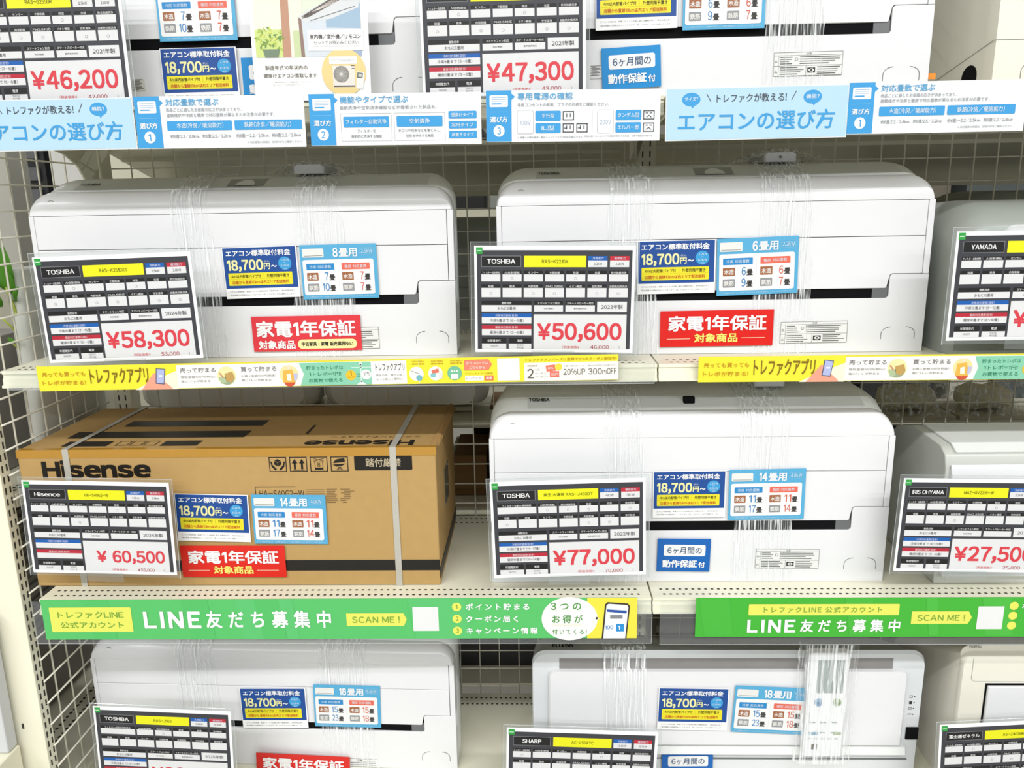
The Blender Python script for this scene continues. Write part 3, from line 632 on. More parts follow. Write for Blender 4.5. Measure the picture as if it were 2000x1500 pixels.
price_card((1766, 934), (2064, 937), 1.395, 'IRIS OHYAMA', 'MAZ-GV2219-W', '2.2kW', '2.2kW', '2019', '¥27,500', '25,000', '6', '冷房9畳まで (6〜9畳)', '暖房6畳まで (5〜6畳)', [4], [2], hollow=True, label='dark printed price card reading 27,5.. yen, headed IRIS OHYAMA')
price_card((1870, 452), (2200, 447), 1.375, 'YAMADA', 'YHA-S36', '3.6kW', '4.2kW', '2021', '¥39,600', '36,000', '12', '冷房12畳まで (8〜12畳)', '暖房10畳まで (8〜10畳)', [], [], label='dark printed price card headed YAMADA on the second shelf')

def small_card(name, tl, tr, Y, W, H, label, cat, draw, group=None, base_col=None):
    a, u, v, n, w = frame_from_px(tl, tr, Y); k = w/W; hgt = H*k
    base = a+v*hgt+u*w/2; t = thing(name, label, cat, tuple(base), group=group); O = tuple(base)
    sheet_obj('card', t, O, a, u, v, n, w, hgt, m=ink(base_col) if base_col else None)
    A = Art(a+n*.0003, u, v, n, k); draw(A); A.build(t, O); return t

def d_install(A):
    A.rect(1, .8, 91.5, 50.4, '#1d4f9c')
    A.text('エアコン標準取付料金', 5, 4, 81, 7.2, '#ffffff', bold=.022)
    A.text('18,700', 5.5, 16, 44.5, 14, '#f7f3b0', bold=.03); A.text('円', 51.5, 21, 7.5, 7, '#f7f3b0', bold=.03); A.text('税込', 52, 17, 7, 2.6, '#c9d4ea'); A.text('〜', 60.5, 23.2, 7, 2.4, '#f4f4f4', bold=.03)
    A.circle(78, 21.5, 8.3, '#3aa5e0', L=2); A.text('2.2kW', 73, 15.6, 10.5, 3, '#eaf6ff'); A.text('〜', 76.5, 20, 3, 1, '#eaf6ff'); A.text('6.0kW', 73, 22.4, 10.5, 3, '#eaf6ff'); A.text('対応', 76, 27, 4.5, 1.9, '#eaf6ff')
    A.rect(5.2, 32, 81, 15.6, '#f6e92e', r=1, L=2); A.rect(5.6, 39.4, 80, .3, '#d8c820', L=3); A.rect(50, 33.5, .3, 5.4, '#b8a820', L=3)
    A.text('4m以内配管パイプ付', 9, 34.2, 37.5, 4, '#5a5214', bold=.01); A.text('外壁同階平置き', 54, 34, 28, 4.2, '#5a5214', bold=.01)
    A.text('店舗から直線10km以内エリア配送無料', 9.5, 41.4, 72, 4.3, '#d9601c', bold=.012)
    A.text('エアコン本体料金、家電リサイクル処理に関する費用を除く、取付料金は全て', 5, 54.2, 82, 1.9, '#707070'); A.text('「取付現場での現金支払い」になります。詳しくはスタッフがご説明いたします。', 5, 58.4, 82, 1.9, '#707070')
for tl, tr, Y, lab in (((432, 484), (578, 479), AC1Y-.004, 'on the second-shelf unit nearest the end post'), ((1245, 471), (1399, 467), AC2Y-.004, 'on the second-shelf unit past the bay joint'),
        ((1276, 921), (1419, 919), AC3Y-.004, 'on the unit beside the cardboard box'), ((340, 964), (484, 967), BXY-.004, 'stuck to the cardboard box'),
        ((467, 1344), (596, 1344), AC4Y-.02, 'on the lowest unit beside the end post'), ((1287, 1343), (1425, 1345), SHY-.017, 'on the silver unit'),
        ((311, 95), (460, 91), AC0Y-.006, 'on the top shelf beside the poster'), ((1163, -58), (1325, -64), AC0Y-.006, 'beside the 47,300 yen card')):
    small_card('fee_card', tl, tr, Y, 94, 64, 'blue 18,700 yen fee card '+lab, 'card', d_install, 'blue installation fee cards')

def d_size(n, kw, c1, c2, h1, h2):
    def f(A):
        A.rect(3, 4.5, 27, 11, '#f2f2ee', r=1.5, L=2); A.rect(4.8, 13.3, 23.4, .6, '#7a7a70', L=3)
        A.text(str(n), 42 if n < 10 else 38, 4.6, 5.5 if n < 10 else 9.5, 10.6, '#ffffff', bold=.03); A.text('畳用', 49.5, 5, 22.5, 10.4, '#ffffff', bold=.022)
        A.ring(75.5, 4.4, 17.5, 9, .35, '#9fd4ef', 2); A.text(kw+'kW', 77.3, 6, 14, 5.4, '#e9f6fd')
        A.rect(2.6, 18.5, 89.5, 44, '#fbfbfa', r=2.6, L=2); A.rect(46.8, 21, .25, 38, '#dddddd', L=3)
        for x, hc, ht, nc, (p, q) in ((7, '#2a8fd2', '冷房 対応畳数', '#4a90cc', (c1, c2)), (51.5, '#f0705c', '暖房 対応畳数', '#e0705c', (h1, h2))):
            A.rect(x, 23.4, 35.5, 8, hc, r=.8, L=3); A.text(ht, x+4, 25.4, 27.5, 4, '#e8f4fb')
            for y, bc, bt, num in ((34.6, '#a86a44', '木造', p), (48.2, '#9a9c9e', '鉄筋', q)):
                A.rect(x, y, 14.5, 10, bc, r=.9, L=3); A.text(bt, x+1.5, y+2.2, 11.5, 6, '#f6f2ee', bold=.018)
                A.text(str(num), x+(22.5 if num < 10 else 19), y-.2, 4.8 if num < 10 else 8.6, 9.6, nc, bold=.008); A.text('畳', x+28.5, y+2.6, 7, 7, '#3a3634', bold=.022)
        A.text('※この畳数は目安です。お部屋の状況によって変わる場合がございますのでご注意ください', 3.5, 64.2, 88, 1.8, '#cfeaf8')
    return f
for tl, tr, Y, args, lab in (((584, 479), (734, 475), AC1Y-.004, (8, '2.5', 7, 10, 7, 7), '(8) on the second-shelf unit nearest the end post'), ((1401, 467), (1561, 460), AC2Y-.004, (6, '2.2', 6, 9, 6, 7), '(6) on the second-shelf unit past the bay joint'),
        ((1425, 918), (1575, 915), AC3Y-.004, (14, '4.0', 11, 17, 11, 14), '(14) on the unit beside the cardboard box'), ((490, 966), (635, 967), BXY-.004, (14, '4.0', 11, 17, 11, 14), '(14) stuck to the cardboard box'),
        ((611, 1337), (742, 1340), AC4Y-.024, (18, '5.6', 15, 23, 15, 18), '(18) on the lowest unit nearest the end post'), ((1437, 1339), (1584, 1345), SHY-.017, (18, '5.6', 15, 23, 15, 18), '(18) on the silver unit'),
        ((300, -36), (454, -40), AC0Y-.005, (8, '2.5', 7, 10, 7, 7), 'cut by the frame, beside the poster'), ((1336, -63), (1499, -68), AC0Y-.006, (6, '2.2', 6, 9, 6, 7), 'cut by the frame, above the blue guarantee card')):
    small_card('room_size_card', tl, tr, Y, 96.5, 68, 'light blue room size card '+lab, 'card', d_size(*args), 'light blue room size cards', '#5cb4e0')

def d_red(A):
    A.text('家電1年保証', 8.5, 5.5, 98, 15, '#ffffff', bold=.024); A.text('対象商品', 35, 23.6, 43, 8.8, '#fff27a', bold=.03)
    A.rect(7, 28.4, 23.5, .6, '#ffe0c0'); A.rect(82, 28.2, 24, .6, '#ffe0c0')
def d_red2(A):
    A.text('家電1年保証', 5, 5, 103, 16.5, '#ffffff', bold=.026); A.text('対象商品', 6, 25.5, 38, 8.6, '#ffffff', bold=.03)
    A.rect(47, 24.6, 62, 10, '#fff6b0', r=4.6, L=2); A.text('中古家具・家電 販売業界No.1', 51, 27.2, 54, 4.6, '#2a2620', bold=.02)
for tl, tr, Y, dr, lab, col in (((490, 619), (703, 615), AC1Y-.004, d_red2, 'with a cream pill', '#ea3b46'), ((1290, 608), (1512, 604), AC2Y-.004, d_red, 'on the second-shelf unit past the bay joint', '#e81a14'), ((351, 1066), (555, 1066), BXY-.004, d_red, 'stuck low on the cardboard box', '#e8281c'), ((500, 1470), (683, 1479), AC4Y-.026, d_red, 'on the lowest unit nearest the end post', '#e02a24')):
    small_card('warranty_card', tl, tr, Y, 114, 36.8, 'red one year warranty card, '+lab, 'card', dr, 'red warranty cards', col)
def d_six(A):
    A.rect(5, 5, 33, 9.6, '#fafafa', r=1.4); A.text('6ヶ月間の', 8, 7, 27, 5.6, '#3a5a80', bold=.006); A.text('動作保証', 4.5, 18, 27, 6.2, '#ffffff', bold=.028); A.text('付', 33, 19.6, 5, 4.6, '#ffffff', bold=.028)
for tl, tr, Y, lab, c in (((1174, 95), (1290, 87), AC0Y-.005, 'beside the 47,300 yen card', '#0a8fd6'), ((1285, 1052), (1389, 1053), AC3Y-.004, 'on the unit beside the cardboard box', '#1468be'), ((1293, 1467), (1393, 1466), SHY-.006, 'low on the silver unit', '#1468be'), ((470, 113), (586, 109), AC0Y-.005, 'half hidden behind the poster', '#0a8fd6')):
    small_card('guarantee_card', tl, tr, Y, 42, 28, 'blue six month guarantee card, '+lab, 'card', d_six, 'blue guarantee cards', c)

def d_caution(A):
    G = '#6a6c68'
    A.ring(0, 0, 70, 23, .3, G, 2); A.rect(0, 3, 70, .25, G); A.rect(0, 13, 70, .25, G); A.rect(33, 13, .25, 10, G); A.rect(5, 3, .2, 20, G)
    A.text('⚠注意', 32, .7, 6, 1.8, '#333533') if 0 else A.text('注意', 33, .7, 5, 1.8, '#333533')
    for cx, y0, x0, x1, n in ((2.5, 4, 6, 20, 4), (22.5, 4, 26, 69, 4), (2.5, 14, 6, 32, 4), (0, 14, 44, 69, 4)):
        for i in range(n): A.rect(x0+.5, y0+i*2.1+.4, (x1-x0-1)*(.65+.35*rng.random()), .75, '#8a8c88' if i % 3 else '#50524e')
    for cy in (8.5, 18.5): A.poly([(1, cy+1.3), (2.5, cy-1.3), (4, cy+1.3)], G, 2); A.poly([(1.6, cy+.95), (2.5, cy-.7), (3.4, cy+.95)], '#f2f2f0', 3)
    A.circle(23, 7, 1.6, G, L=2, n=16); A.circle(23, 7, 1.2, '#f2f2f0', L=3, n=16)
    A.rect(34.5, 15.2, 8, 5, '#30322f', L=2); A.circle(38.5, 17.7, 3, '#e8e8e6', L=3, n=16, ry=1.6); A.circle(38.5, 17.7, 1, '#30322f', L=4, n=10)
for tl, tr, Y, lab in (((1525, 629), (1656, 626), AC2Y-.0014, 'on the second-shelf unit past the bay joint'), ((1477, 1072), (1601, 1073), AC3Y-.0014, 'on the unit beside the cardboard box'), ((610, 641), (739, 638), AC1Y-.0014, 'partly under the red card with a cream pill'), ((1512, 103), (1647, 99), AC0Y-.0014, 'on the top shelf unit'), ((632, 1479), (772, 1484), AC4Y-.021, 'on the lowest unit nearest the end post')):
    small_card('caution_label', tl, tr, Y, 70, 23, 'small caution label '+lab, 'label', d_caution, 'caution labels', '#f4f4f2')
def d_rating(A):
    for i in range(9): A.rect(1+2*(i % 2), 1+i*2.6, 12+12*rng.random(), 1.2, '#5a5c58')
small_card('rating_label', (257, 155), (281, 154), AC0Y-.0014, 28, 25, 'tiny printed rating label beside the 46,200 yen card', 'label', d_rating, None, '#e6e4d8')
small_card('rating_label', (1153, 128), (1176, 127), AC0Y-.0014, 28, 30, 'tiny printed rating label beside the blue guarantee card on top', 'label', d_rating, None, '#ececea')

# ------------------------------------------------------------------ poster on the top shelf
def d_poster(A):
    A.rect(8, 0, 210, 111, '#e9f0dc'); A.rect(8, 0, 64, 111, '#f6f7e4', L=2); A.rect(8, 60, 54, 51, '#d9e890', L=2.5)
    A.rect(62, 0, 16, 111, '#c99a80', L=3); A.rect(78, 0, 26, 111, '#f2efe2', L=3.4); A.rect(84, 62, 14, 49, '#d3dfae', L=3.8)
    A.poly([(96, 38), (102, 42), (105, 111), (98, 111)], '#9a8078', 4.8); A.poly([(103, 44), (160, 34), (218, 10), (218, 111), (106, 111)], '#dfe6ee', 4); A.poly([(150, 40), (218, 14), (218, 60), (150, 58)], '#a9c3da', 4.5)
    A.poly([(97, 36), (170, 0), (218, 0), (215, 22), (160, 42), (108, 48)], '#e3e6e8', 5)
    A.poly([(103, 37), (164, 4), (180, 8), (118, 38), (104, 41)], '#6c625e', 6)
    for k in range(4): A.line(104+k*3, 39-k*1.6, 170+k*2, 6+k*1.5, .8, '#efe6de', 7)
    A.circle(190, 3, 12, '#fbfcff', L=7, ry=6)
    A.line(120, 45, 208, 20, 1, '#5e6266', 7)
    for k in range(46):
        x, y, a_ = 12+rng.random()*48, 58+rng.random()*42, rng.random()*6.28
        A.poly([(x, y), (x+4*math.cos(a_)-2*math.sin(a_), y+4*math.sin(a_)+2*math.cos(a_)), (x+10*math.cos(a_), y+10*math.sin(a_)), (x+4*math.cos(a_)+2*math.sin(a_), y+4*math.sin(a_)-2*math.cos(a_))], ['#8fae4a', '#b9cf62', '#dfe86e', '#6f9a5a'][k % 4], 5+k*.06)
    A.poly([(22, 96), (56, 96), (52, 111), (26, 111)], '#7d8f78', 8)
    A.rect(112, 62, 110, 38, '#ffffff', L=8); A.text('室内機/室外機/リモコン', 117, 70, 100, 8.5, '#5a5250', bold=.015, L=10); A.text('セットでお持込みください', 124, 82, 88, 7, '#6a6260', L=10); A.rect(122, 92, 92, .4, '#b8b0a8', L=10)
    A.rect(176, 100, 42, 10, '#a9b8d4', L=5); A.circle(180, 140, 44, '#f4dc98', L=7.5, n=40)
    A.rect(152, 111, 55, 14, '#f8f8f8', L=9); A.rect(153, 117, 52, .5, '#d0d0d0', L=10); A.rect(174, 119, 22, 1.2, '#a8a8a8', L=10)
    A.rect(158, 128, 44, 40, '#f2ece4', L=9); A.circle(175, 144, 15.5, '#8f8d88', L=10.5, n=32)
    for k in range(24): a_ = k*math.pi/12; A.line(175+3*math.cos(a_), 144+3*math.sin(a_), 175+15*math.cos(a_+.3), 144+15*math.sin(a_+.3), .7, '#c9c6c0', 11)
    A.circle(175, 144, 2.6, '#eceae6', L=12, n=14); A.rect(194, 128, 8, 1.2, '#4a4846', L=10); A.rect(196, 133, 6, 1.2, '#4a4846', L=10); A.rect(159, 165, 42, 2.4, '#4a423c', L=10)
    A.poly([(206, 139), (221, 141), (217, 172), (203, 171)], '#f6f6f4', 10); A.poly([(207, 141), (218, 142.5), (216.5, 152), (205.5, 151)], '#6a6c66', 11); A.poly([(209, 143), (216, 144), (215, 150), (208, 149)], '#cfd4c8', 12)
    A.text('製造年式10年以内の', 24, 126, 84, 8, '#8a8274', bold=.01); A.text('壁掛けエアコン買取します', 20, 141, 106, 8, '#7a7268', bold=.01)
    A.text('※ 製造年式等の条件により、買取金額が異なりますのでご了承ください', 38, 156, 80, 2.2, '#9a948a'); A.text('詳しくはスタッフまでお問い合わせください', 38, 161, 54, 2.2, '#9a948a')
small_card('poster', (484, -6), (716, -10), AC0Y-.05, 232, 192, 'white poster with a photo of a wall unit and an outdoor unit on yellow', 'poster', d_poster)
small_card('orange_sticker', (1808, 143), (1828, 143), AC0Y+.02, 20, 11, 'small plain orange sticker at the end of the top unit', 'sticker', lambda A: None, None, '#ff9c2a')

# ------------------------------------------------------------------ signs along the shelf fronts
def sign(name, x0, ztop, w, W, H, Y, label, draw, base_col=None, rail=True, tilt=0, group=None):
    k = w/W; hgt = H*k; a = np.array([x0, Y, ztop]); u = np.array([math.cos(tilt), 0, math.sin(tilt)]); v = np.array([math.sin(tilt), 0, -math.cos(tilt)]); n = np.array([0, -1., 0])
    base = a+v*hgt+u*w/2; t = thing(name, label, 'sign', tuple(base), group=group); O = tuple(base)
    sheet_obj('board', t, O, a, u, v, n, w, hgt, .001, m=ink(base_col) if base_col else None)
    A = Art(a+n*.0003, u, v, n, k); draw(A); A.build(t, O); return t
SY = 1.372
def zx(px, py, Y): p = at(px, py, Y=Y); return p[0], p[2]
BL, LB, DB = '#3ea3e2', '#bfe1f4', '#62b2e4'
def d_head(A):
    A.rect(2, 2, 355, 96, LB)
    A.text('トレファクが教える!', 100, 13, 137, 16, '#4a4f58', bold=.006); A.line(80, 12, 89, 27, 1.4, '#4a4f58'); A.line(247, 27, 256, 10, 1.4, '#4a4f58')
    for cx, s_ in ((50, 'サイズ?'), (288, '機能?')):
        A.circle(cx, 22, 18, BL, L=2, ry=13); A.poly([(cx-2, 32), (cx+8, 32), (cx+3, 39)], BL, 1.5); A.text(s_, cx-13, 17, 26, 8, '#e6f4fd', L=4, bold=.01)
    A.text('エアコンの選び方', 25, 46, 308, 36, BL, bold=.012)
def d_panel(num, fill):
    def f(A):
        A.rect(0, 0, 50, 96, BL); A.poly([(50, 6), (57, 12), (50, 18)], BL)
        A.rect(7, 9, 36, 22, '#f8fbfd', r=2.5, L=2)
        for k in range(3): A.rect(11, 13+k*3.4, 28, .7, '#6a9ccc', L=3)
        A.rect(11, 24, 19, 2.4, BL, L=3); A.rect(7, 40, 36, .3, '#cfe8f8', L=2)
        A.text('選び方', 8, 49, 34, 10.5, '#ffffff', bold=.018); A.circle(25, 76, 11, '#ffffff', L=3); A.text(str(num), 21.5 if num > 1 else 22.5, 69.5, 7 if num > 1 else 4.6, 13, BL, bold=.01, L=5)
        fill(A)
    return f
def p1(A):
    A.text('対応畳数で選ぶ', 62, 5, 104, 13, DB, bold=.01); A.text('商品ごとに適したお部屋の広さが決まっており、', 62, 22, 148, 7, '#8a8f98'); A.text('建築様式や冷房と暖房で対応畳数が異なるため注意が必要です。', 62, 32, 212, 7, '#8a8f98')
    A.rect(61, 46, 128, 18, BL, r=2, L=2); A.text('木造(冷房/暖房能力)', 80, 49.5, 92, 10, '#eaf6fd', bold=.006); A.rect(194, 46, 132, 18, BL, r=2, L=2); A.text('鉄筋(冷房/暖房能力)', 213, 49.5, 92, 10, '#eaf6fd', bold=.006)
    A.text('約6畳:2.2/2.8kw、約8畳:2.5/3.2kw', 66, 71, 119, 7.4, '#6f747c'); A.text('約6畳:〜2.2/2.5kw、約8畳:2.2/2.8kw', 196, 71, 127, 7.4, '#6f747c'); A.text('※対応畳数の詳細は、店内POPをご確認ください。', 217, 85, 108, 4.4, '#9a9fa6')
def p2(A):
    A.text('機能やタイプで選ぶ', 61, 5, 134, 13, DB, bold=.01); A.text('自動洗浄や空気清浄機能などが搭載された製品も。', 61, 23, 190, 7, '#8a8f98')
    for x, a_, b_, c_ in ((61, 'フィルター自動洗浄', 'フィルターを', '自動的に洗浄する機能'), (166, '空気清浄', 'ホコリや花粉などを集じんし、', '空気を浄化する機能')):
        A.ring(x, 37, 100, 52, .5, '#b0b4ba', 2); A.rect(x+5, 43, 90, 20, BL, r=2, L=2); w_ = min(80, 10*len(a_)); A.text(a_, x+50-w_/2, 48, w_, 9, '#eaf6fd', bold=.006); w_ = 6*len(b_); A.text(b_, x+50-w_/2, 67, w_, 6, '#6f747c'); w_ = 6*len(c_); A.text(c_, x+50-w_/2, 77, w_, 6, '#6f747c')
    for k, s_ in enumerate(('壁掛けタイプ', '窓用タイプ', '床置きタイプ')): A.rect(273, 35+k*18.5, 55, 14, BL, r=2, L=2); A.text(s_, 279, 38.4+k*18.5, 43, 7.4, '#eaf6fd', bold=.008)
def p3(A):
    A.text('専用電源の確認', 62, 5, 108, 13, DB, bold=.01); A.text('専用コンセントの有無、プラグの形状をご確認ください。', 62, 24, 180, 7, '#8a8f98')
    for x, vv, (s1_, s2_) in ((61, '100V', ('平行型', 'IL型')), (219, '200V', ('タンデム型', 'エルバー型'))):
        A.rect(x, 38, 32, 44, '#b4b8be', r=3, L=2); A.rect(x+.6, 38.6, 30.8, 42.8, '#fbfbfc', r=3, L=3); A.text(vv, x+5, 57, 22, 8.4, '#8fa8cc')
        for k, s_ in enumerate((s1_, s2_)):
            A.rect(x+36, 39+k*23, 50, 19, BL, r=2, L=2); w_ = 8.4*len(s_); A.text(s_, x+61-w_/2, 44+k*23, w_, 8.4, '#eaf6fd', bold=.008)
            for q in range(2 if (k == 1 and x < 100) else 1):
                xx = x+90+q*27; A.ring(xx, 40+k*23, 22, 17, 1.6, '#4a4c52', 3)
                if x < 100:
                    A.rect(xx+7-q*0, 44+k*23, 1.6, 7, '#4a4c52', L=3); A.rect(xx+14, 44+k*23, 1.6, 7, '#4a4c52', L=3)
                    if k: A.rect(xx+3, 48+k*23, 5, 1.4, '#4a4c52', L=3)
                else:
                    A.rect(xx+4.5, 44+k*23, 5, 1.4, '#4a4c52', L=3); A.rect(xx+12.5, 44+k*23, 5, 1.4, '#4a4c52', L=3); A.line(xx+6, 53+k*23, xx+11, 49+k*23, 1.3, '#4a4c52'); A.line(xx+11, 49+k*23, xx+16, 53+k*23, 1.3, '#4a4c52')
    A.rect(209, 38, .4, 44, '#c0c4ca', L=2); A.text('※容量に必要な電源・電圧によってプラグの形状が異なります。', 62, 87, 130, 3.6, '#8a8f98'); A.text('形状が違うコンセントでも電圧が同じであれば、工事で使用が可能です。', 194, 86, 136, 3.6, '#8a8f98')
def put_sign(name, tlpx, trpx, W, H, Y, label, draw, base_col=None, w=None, group=None):
    a, b = at(*tlpx, Y=Y), at(*trpx, Y=Y); ww = w or np.linalg.norm(b-a); tilt = math.atan2(b[2]-a[2], b[0]-a[0])
    return sign(name, a[0], a[2], ww, W, H, Y, label, draw, base_col, tilt=tilt, group=group)
hw = np.linalg.norm(at(1301, 173, Y=SY)-at(1660, 165, Y=SY))
b = at(257, 188, Y=SY); sign('header_sign', b[0]-hw, b[2]-.0015, hw, 359, 100, SY, 'pale blue header sign in large blue letters, cut by the frame edge', d_head, '#eef3f6', tilt=0, group='pale blue header signs')
put_sign('header_sign', (1301, 173), (1660, 164), 359, 100, SY, 'pale blue header sign in large blue letters, beside the bay joint', d_head, '#eef3f6', group='pale blue header signs')
put_sign('guide_sign', (260, 189), (592, 184), 332, 97, SY, 'white guide sign with blue square and three lines, beside the end post side header', d_panel(1, p1), '#f6f7f9')
put_sign('guide_sign', (602, 184), (939, 179), 337, 97, SY, 'white guide sign with blue square and boxed filter cleaning text', d_panel(2, p2), '#f6f7f9')
put_sign('guide_sign', (949, 177), (1291, 173), 342, 97, SY, 'white guide sign with blue square and drawn power socket shapes', d_panel(3, p3), '#f6f7f9')
put_sign('guide_sign', (1660, 162), (2010, 154), 346, 97, SY, 'white guide sign with blue square, cut by the frame edge', d_panel(1, p1), '#f6f7f9')

YL = '#f7ee3a'
def d_yellow(A):
    A.rect(278, 3, 476, 46, '#fbfaf6'); A.rect(278, 0, 476, 1, '#f3e64a')
    B1 = '#8a6a14'
    A.text('売っても買っても', 10, 12, 86, 9, '#d99a1c', bold=.006); A.text('トレポが貯まる!', 9, 29, 86, 9, '#d99a1c', bold=.006)
    A.text('トレファクアプリ', 105, 6, 116, 31, B1, bold=.016)
    A.poly([(192, 51), (222, 36), (278, 14), (278, 51)], '#fdf8dc', 2); A.poly([(205, 51), (222, 30), (232, 18), (246, 20), (250, 34), (262, 44), (268, 51)], '#f4a88e', 3)
    A.poly([(238, 8), (256, 10), (251, 41), (234, 39)], '#4f5474', 4); A.poly([(239.5, 9.5), (254.5, 11.2), (250, 39), (235.8, 37.5)], '#b8c0ea', 5); A.rect(242, 22, 7, 3, '#ffffff', L=6)
    for x, s_, l2, l3 in ((283, '売って貯まる', '買取金額100円(税込)', '毎に1トレポ貯まる'), (403, '買って貯まる', 'お買上金額100円(税抜)', '毎に1トレポ貯まる')):
        A.text(s_, x+2, 9, 70, 9.6, '#7a7474', bold=.006); A.text(l2, x+2, 25, 68, 4.6, '#9a948e'); A.text(l3, x+2, 33.5, 58, 4.6, '#9a948e')
    A.circle(376, 26, 18.5, '#f1edb0', L=3); A.circle(376, 28, 16, '#9fae8c', L=4, n=20, a0=0, a1=180); A.poly([(372, 22), (388, 18), (392, 30), (384, 40), (374, 36)], '#c9a25c', 5); A.poly([(360, 28), (374, 28), (374, 40), (364, 42)], '#b6c8a0', 5); A.line(362, 20, 370, 30, 2.4, '#d98a6c', 6)
    A.circle(499, 26, 18.5, '#f6e6a8', L=3); A.poly([(488, 18), (506, 16), (511, 42), (486, 42)], '#f0bc50', 4); A.poly([(494, 26), (502, 24), (503, 38), (495, 38)], '#fdf6e6', 5); A.poly([(508, 24), (516, 24), (514, 36), (508, 40)], '#c4c6ea', 5); A.circle(499, 38, 12, '#d8563a', L=5, n=14, a0=20, a1=160); A.circle(499, 12, 3.5, '#fbe6d0', L=5, n=12)
    A.poly([(520, 4), (660, 4), (660, 49), (520, 49), (528, 26)], '#8fd4b4', 3)
    for k, (s_, wd) in enumerate((('貯まったトレポは', 72), ('1トレポ=1円!', 62), ('お買物で使える', 66))): A.text(s_, 534+(72-wd)/2, 10+k*12.6, wd, 7.6, '#2f8a68', bold=.01)
    A.circle(640, 8, 3, '#eefaf4', L=4, n=14); A.rect(638.6, 8, 2.8, 36, '#d8f2e6', L=4); A.rect(622, 14, 38, 1.4, '#d8f2e6', L=4); A.poly([(630, 49), (640, 42), (650, 49)], '#eefaf4', 4)
    A.circle(620, 30, 10, '#f6c832', L=5); A.text('1', 618, 22, 3.4, 8, '#b07a10'); A.text('トレポ', 614, 32, 12, 3.6, '#b07a10'); A.rect(632, 27, 7, 1.6, '#2f8a68', L=6); A.rect(632, 31, 7, 1.6, '#2f8a68', L=6); A.circle(650, 29, 10, '#fbfbf8', L=5); A.text('1円', 645, 25, 11, 7, '#9a9a96')
    A.text('トレファクアプリ', 669, 8, 56, 15, '#6a6664', bold=.008); A.text('売るのも、買うのも、', 669, 29, 54, 4.2, '#9a9690'); A.text('もっと楽しく便利に。', 669, 37, 54, 4.2, '#9a9690')
    A.rect(729, 1, 24, 49, YL, L=2)
    for i, cx in enumerate((752, 789, 826)):
        for k in range(2): A.text('最新情報' if k else 'お得な情報が', cx-12, 4+k*5, 24, 3.2, '#c98a1c')
        A.circle(cx-4, 30, 14, '#fbfaf4' if i < 2 else '#7cc49c', L=3)
        if i == 0: A.circle(cx+1, 38, 6, '#7cbcc8', L=4, n=14); A.line(cx-14, 24, cx+2, 30, 1, '#8a8884', 5)
        if i == 1: A.poly([(cx-12, 24), (cx+2, 20), (cx+3, 28), (cx-10, 31)], '#e87a64', 4); A.poly([(cx-14, 30), (cx-4, 29), (cx-4, 37), (cx-13, 38)], '#8ccad0', 5); A.rect(cx+1, 28, 8, 12, '#ece9e4', L=5)
        if i == 2: A.rect(cx-11, 32, 14, 9, '#fbfbf8', L=4); [A.circle(cx-9+q*5, 26, 1.8, '#fbfbf8', L=4, n=10) for q in range(3)]
    A.poly([(841, 5), (888, 4), (895, 14), (888, 25), (841, 25)], '#f08a70', 3); A.text('ダウンロードは', 845, 8, 42, 6, '#fdf2ea', bold=.012); A.text('こちらから', 851, 17, 30, 5.6, '#fdf2ea', bold=.012)
    A.text('アプリストアで検索', 842, 30, 54, 3.6, '#c98a1c'); A.rect(842, 36, 36, 10, '#fbfbf6', L=3); A.text('トレファク', 845, 38.6, 27, 5, '#8a867e'); A.rect(880, 36, 17, 10, '#ee7a5c', L=3); A.text('検索', 883, 38, 11, 6, '#fdf2ea', bold=.02)
    A.rect(905, 3, 43, 44, '#fbfbf8', L=3)
    A.text('トレファクメンバーズに登録で2つのクーポン配信中!', 960, 4, 174, 6.2, '#cf9a18', bold=.006)
    A.rect(957, 13, 181, 36, '#fbf9f2', L=3)
    A.text('初回限定', 963, 17, 20, 4, '#a8946c'); A.text('2', 963, 25, 12, 18, '#6a6258', bold=.012); A.text('つの', 977, 25, 9, 3.6, '#a8a096'); A.text('クーポン', 977, 32, 22, 3.8, '#a8a096'); A.text('プレゼント', 977, 38.6, 26, 3.8, '#a8a096')
    A.poly([(998, 19), (1016, 17), (1018, 29), (1000, 31)], '#ee7a64', 4); A.circle(1023, 22, 7, '#f6e34a', L=5); A.rect(1006, 30, 18, 12, '#ee7a64', L=6); A.text('20%', 1002, 22, 11, 4, '#fdeee8', L=7, bold=.02); A.text('300円', 1008, 34, 14, 4.4, '#fdeee8', L=8, bold=.02)
    A.text('お買い物でポイント', 1033, 19, 40, 3, '#a8a29a'); A.text('20%UP', 1032, 26, 42, 12, '#6f675c', bold=.006); A.text('税込3,000円以上のお買上げで', 1080, 19, 52, 3, '#a8a29a'); A.text('300', 1080, 26, 26, 12, '#6f675c', bold=.006); A.text('円', 1107, 30, 8, 8, '#6f675c', bold=.006); A.text('OFF', 1116, 26, 18, 12, '#6f675c', bold=.006)
YSY = 1.380
a1, b1 = at(70, 716, Y=YSY), at(1208, 691, Y=YSY); yw = np.linalg.norm(b1-a1)
put_sign('app_sign', (70, 716), (1208, 692), 1138, 50, YSY, 'long yellow app sign strip on the second shelf edge, wholly in view', d_yellow, YL, group='yellow app sign strips')
a2 = at(1365, 697, Y=YSY); sign('app_sign', a2[0], a2[2], yw, 1138, 50, YSY, 'long yellow app sign strip on the second shelf edge, cut by the frame', d_yellow, YL, tilt=-.001, group='yellow app sign strips')

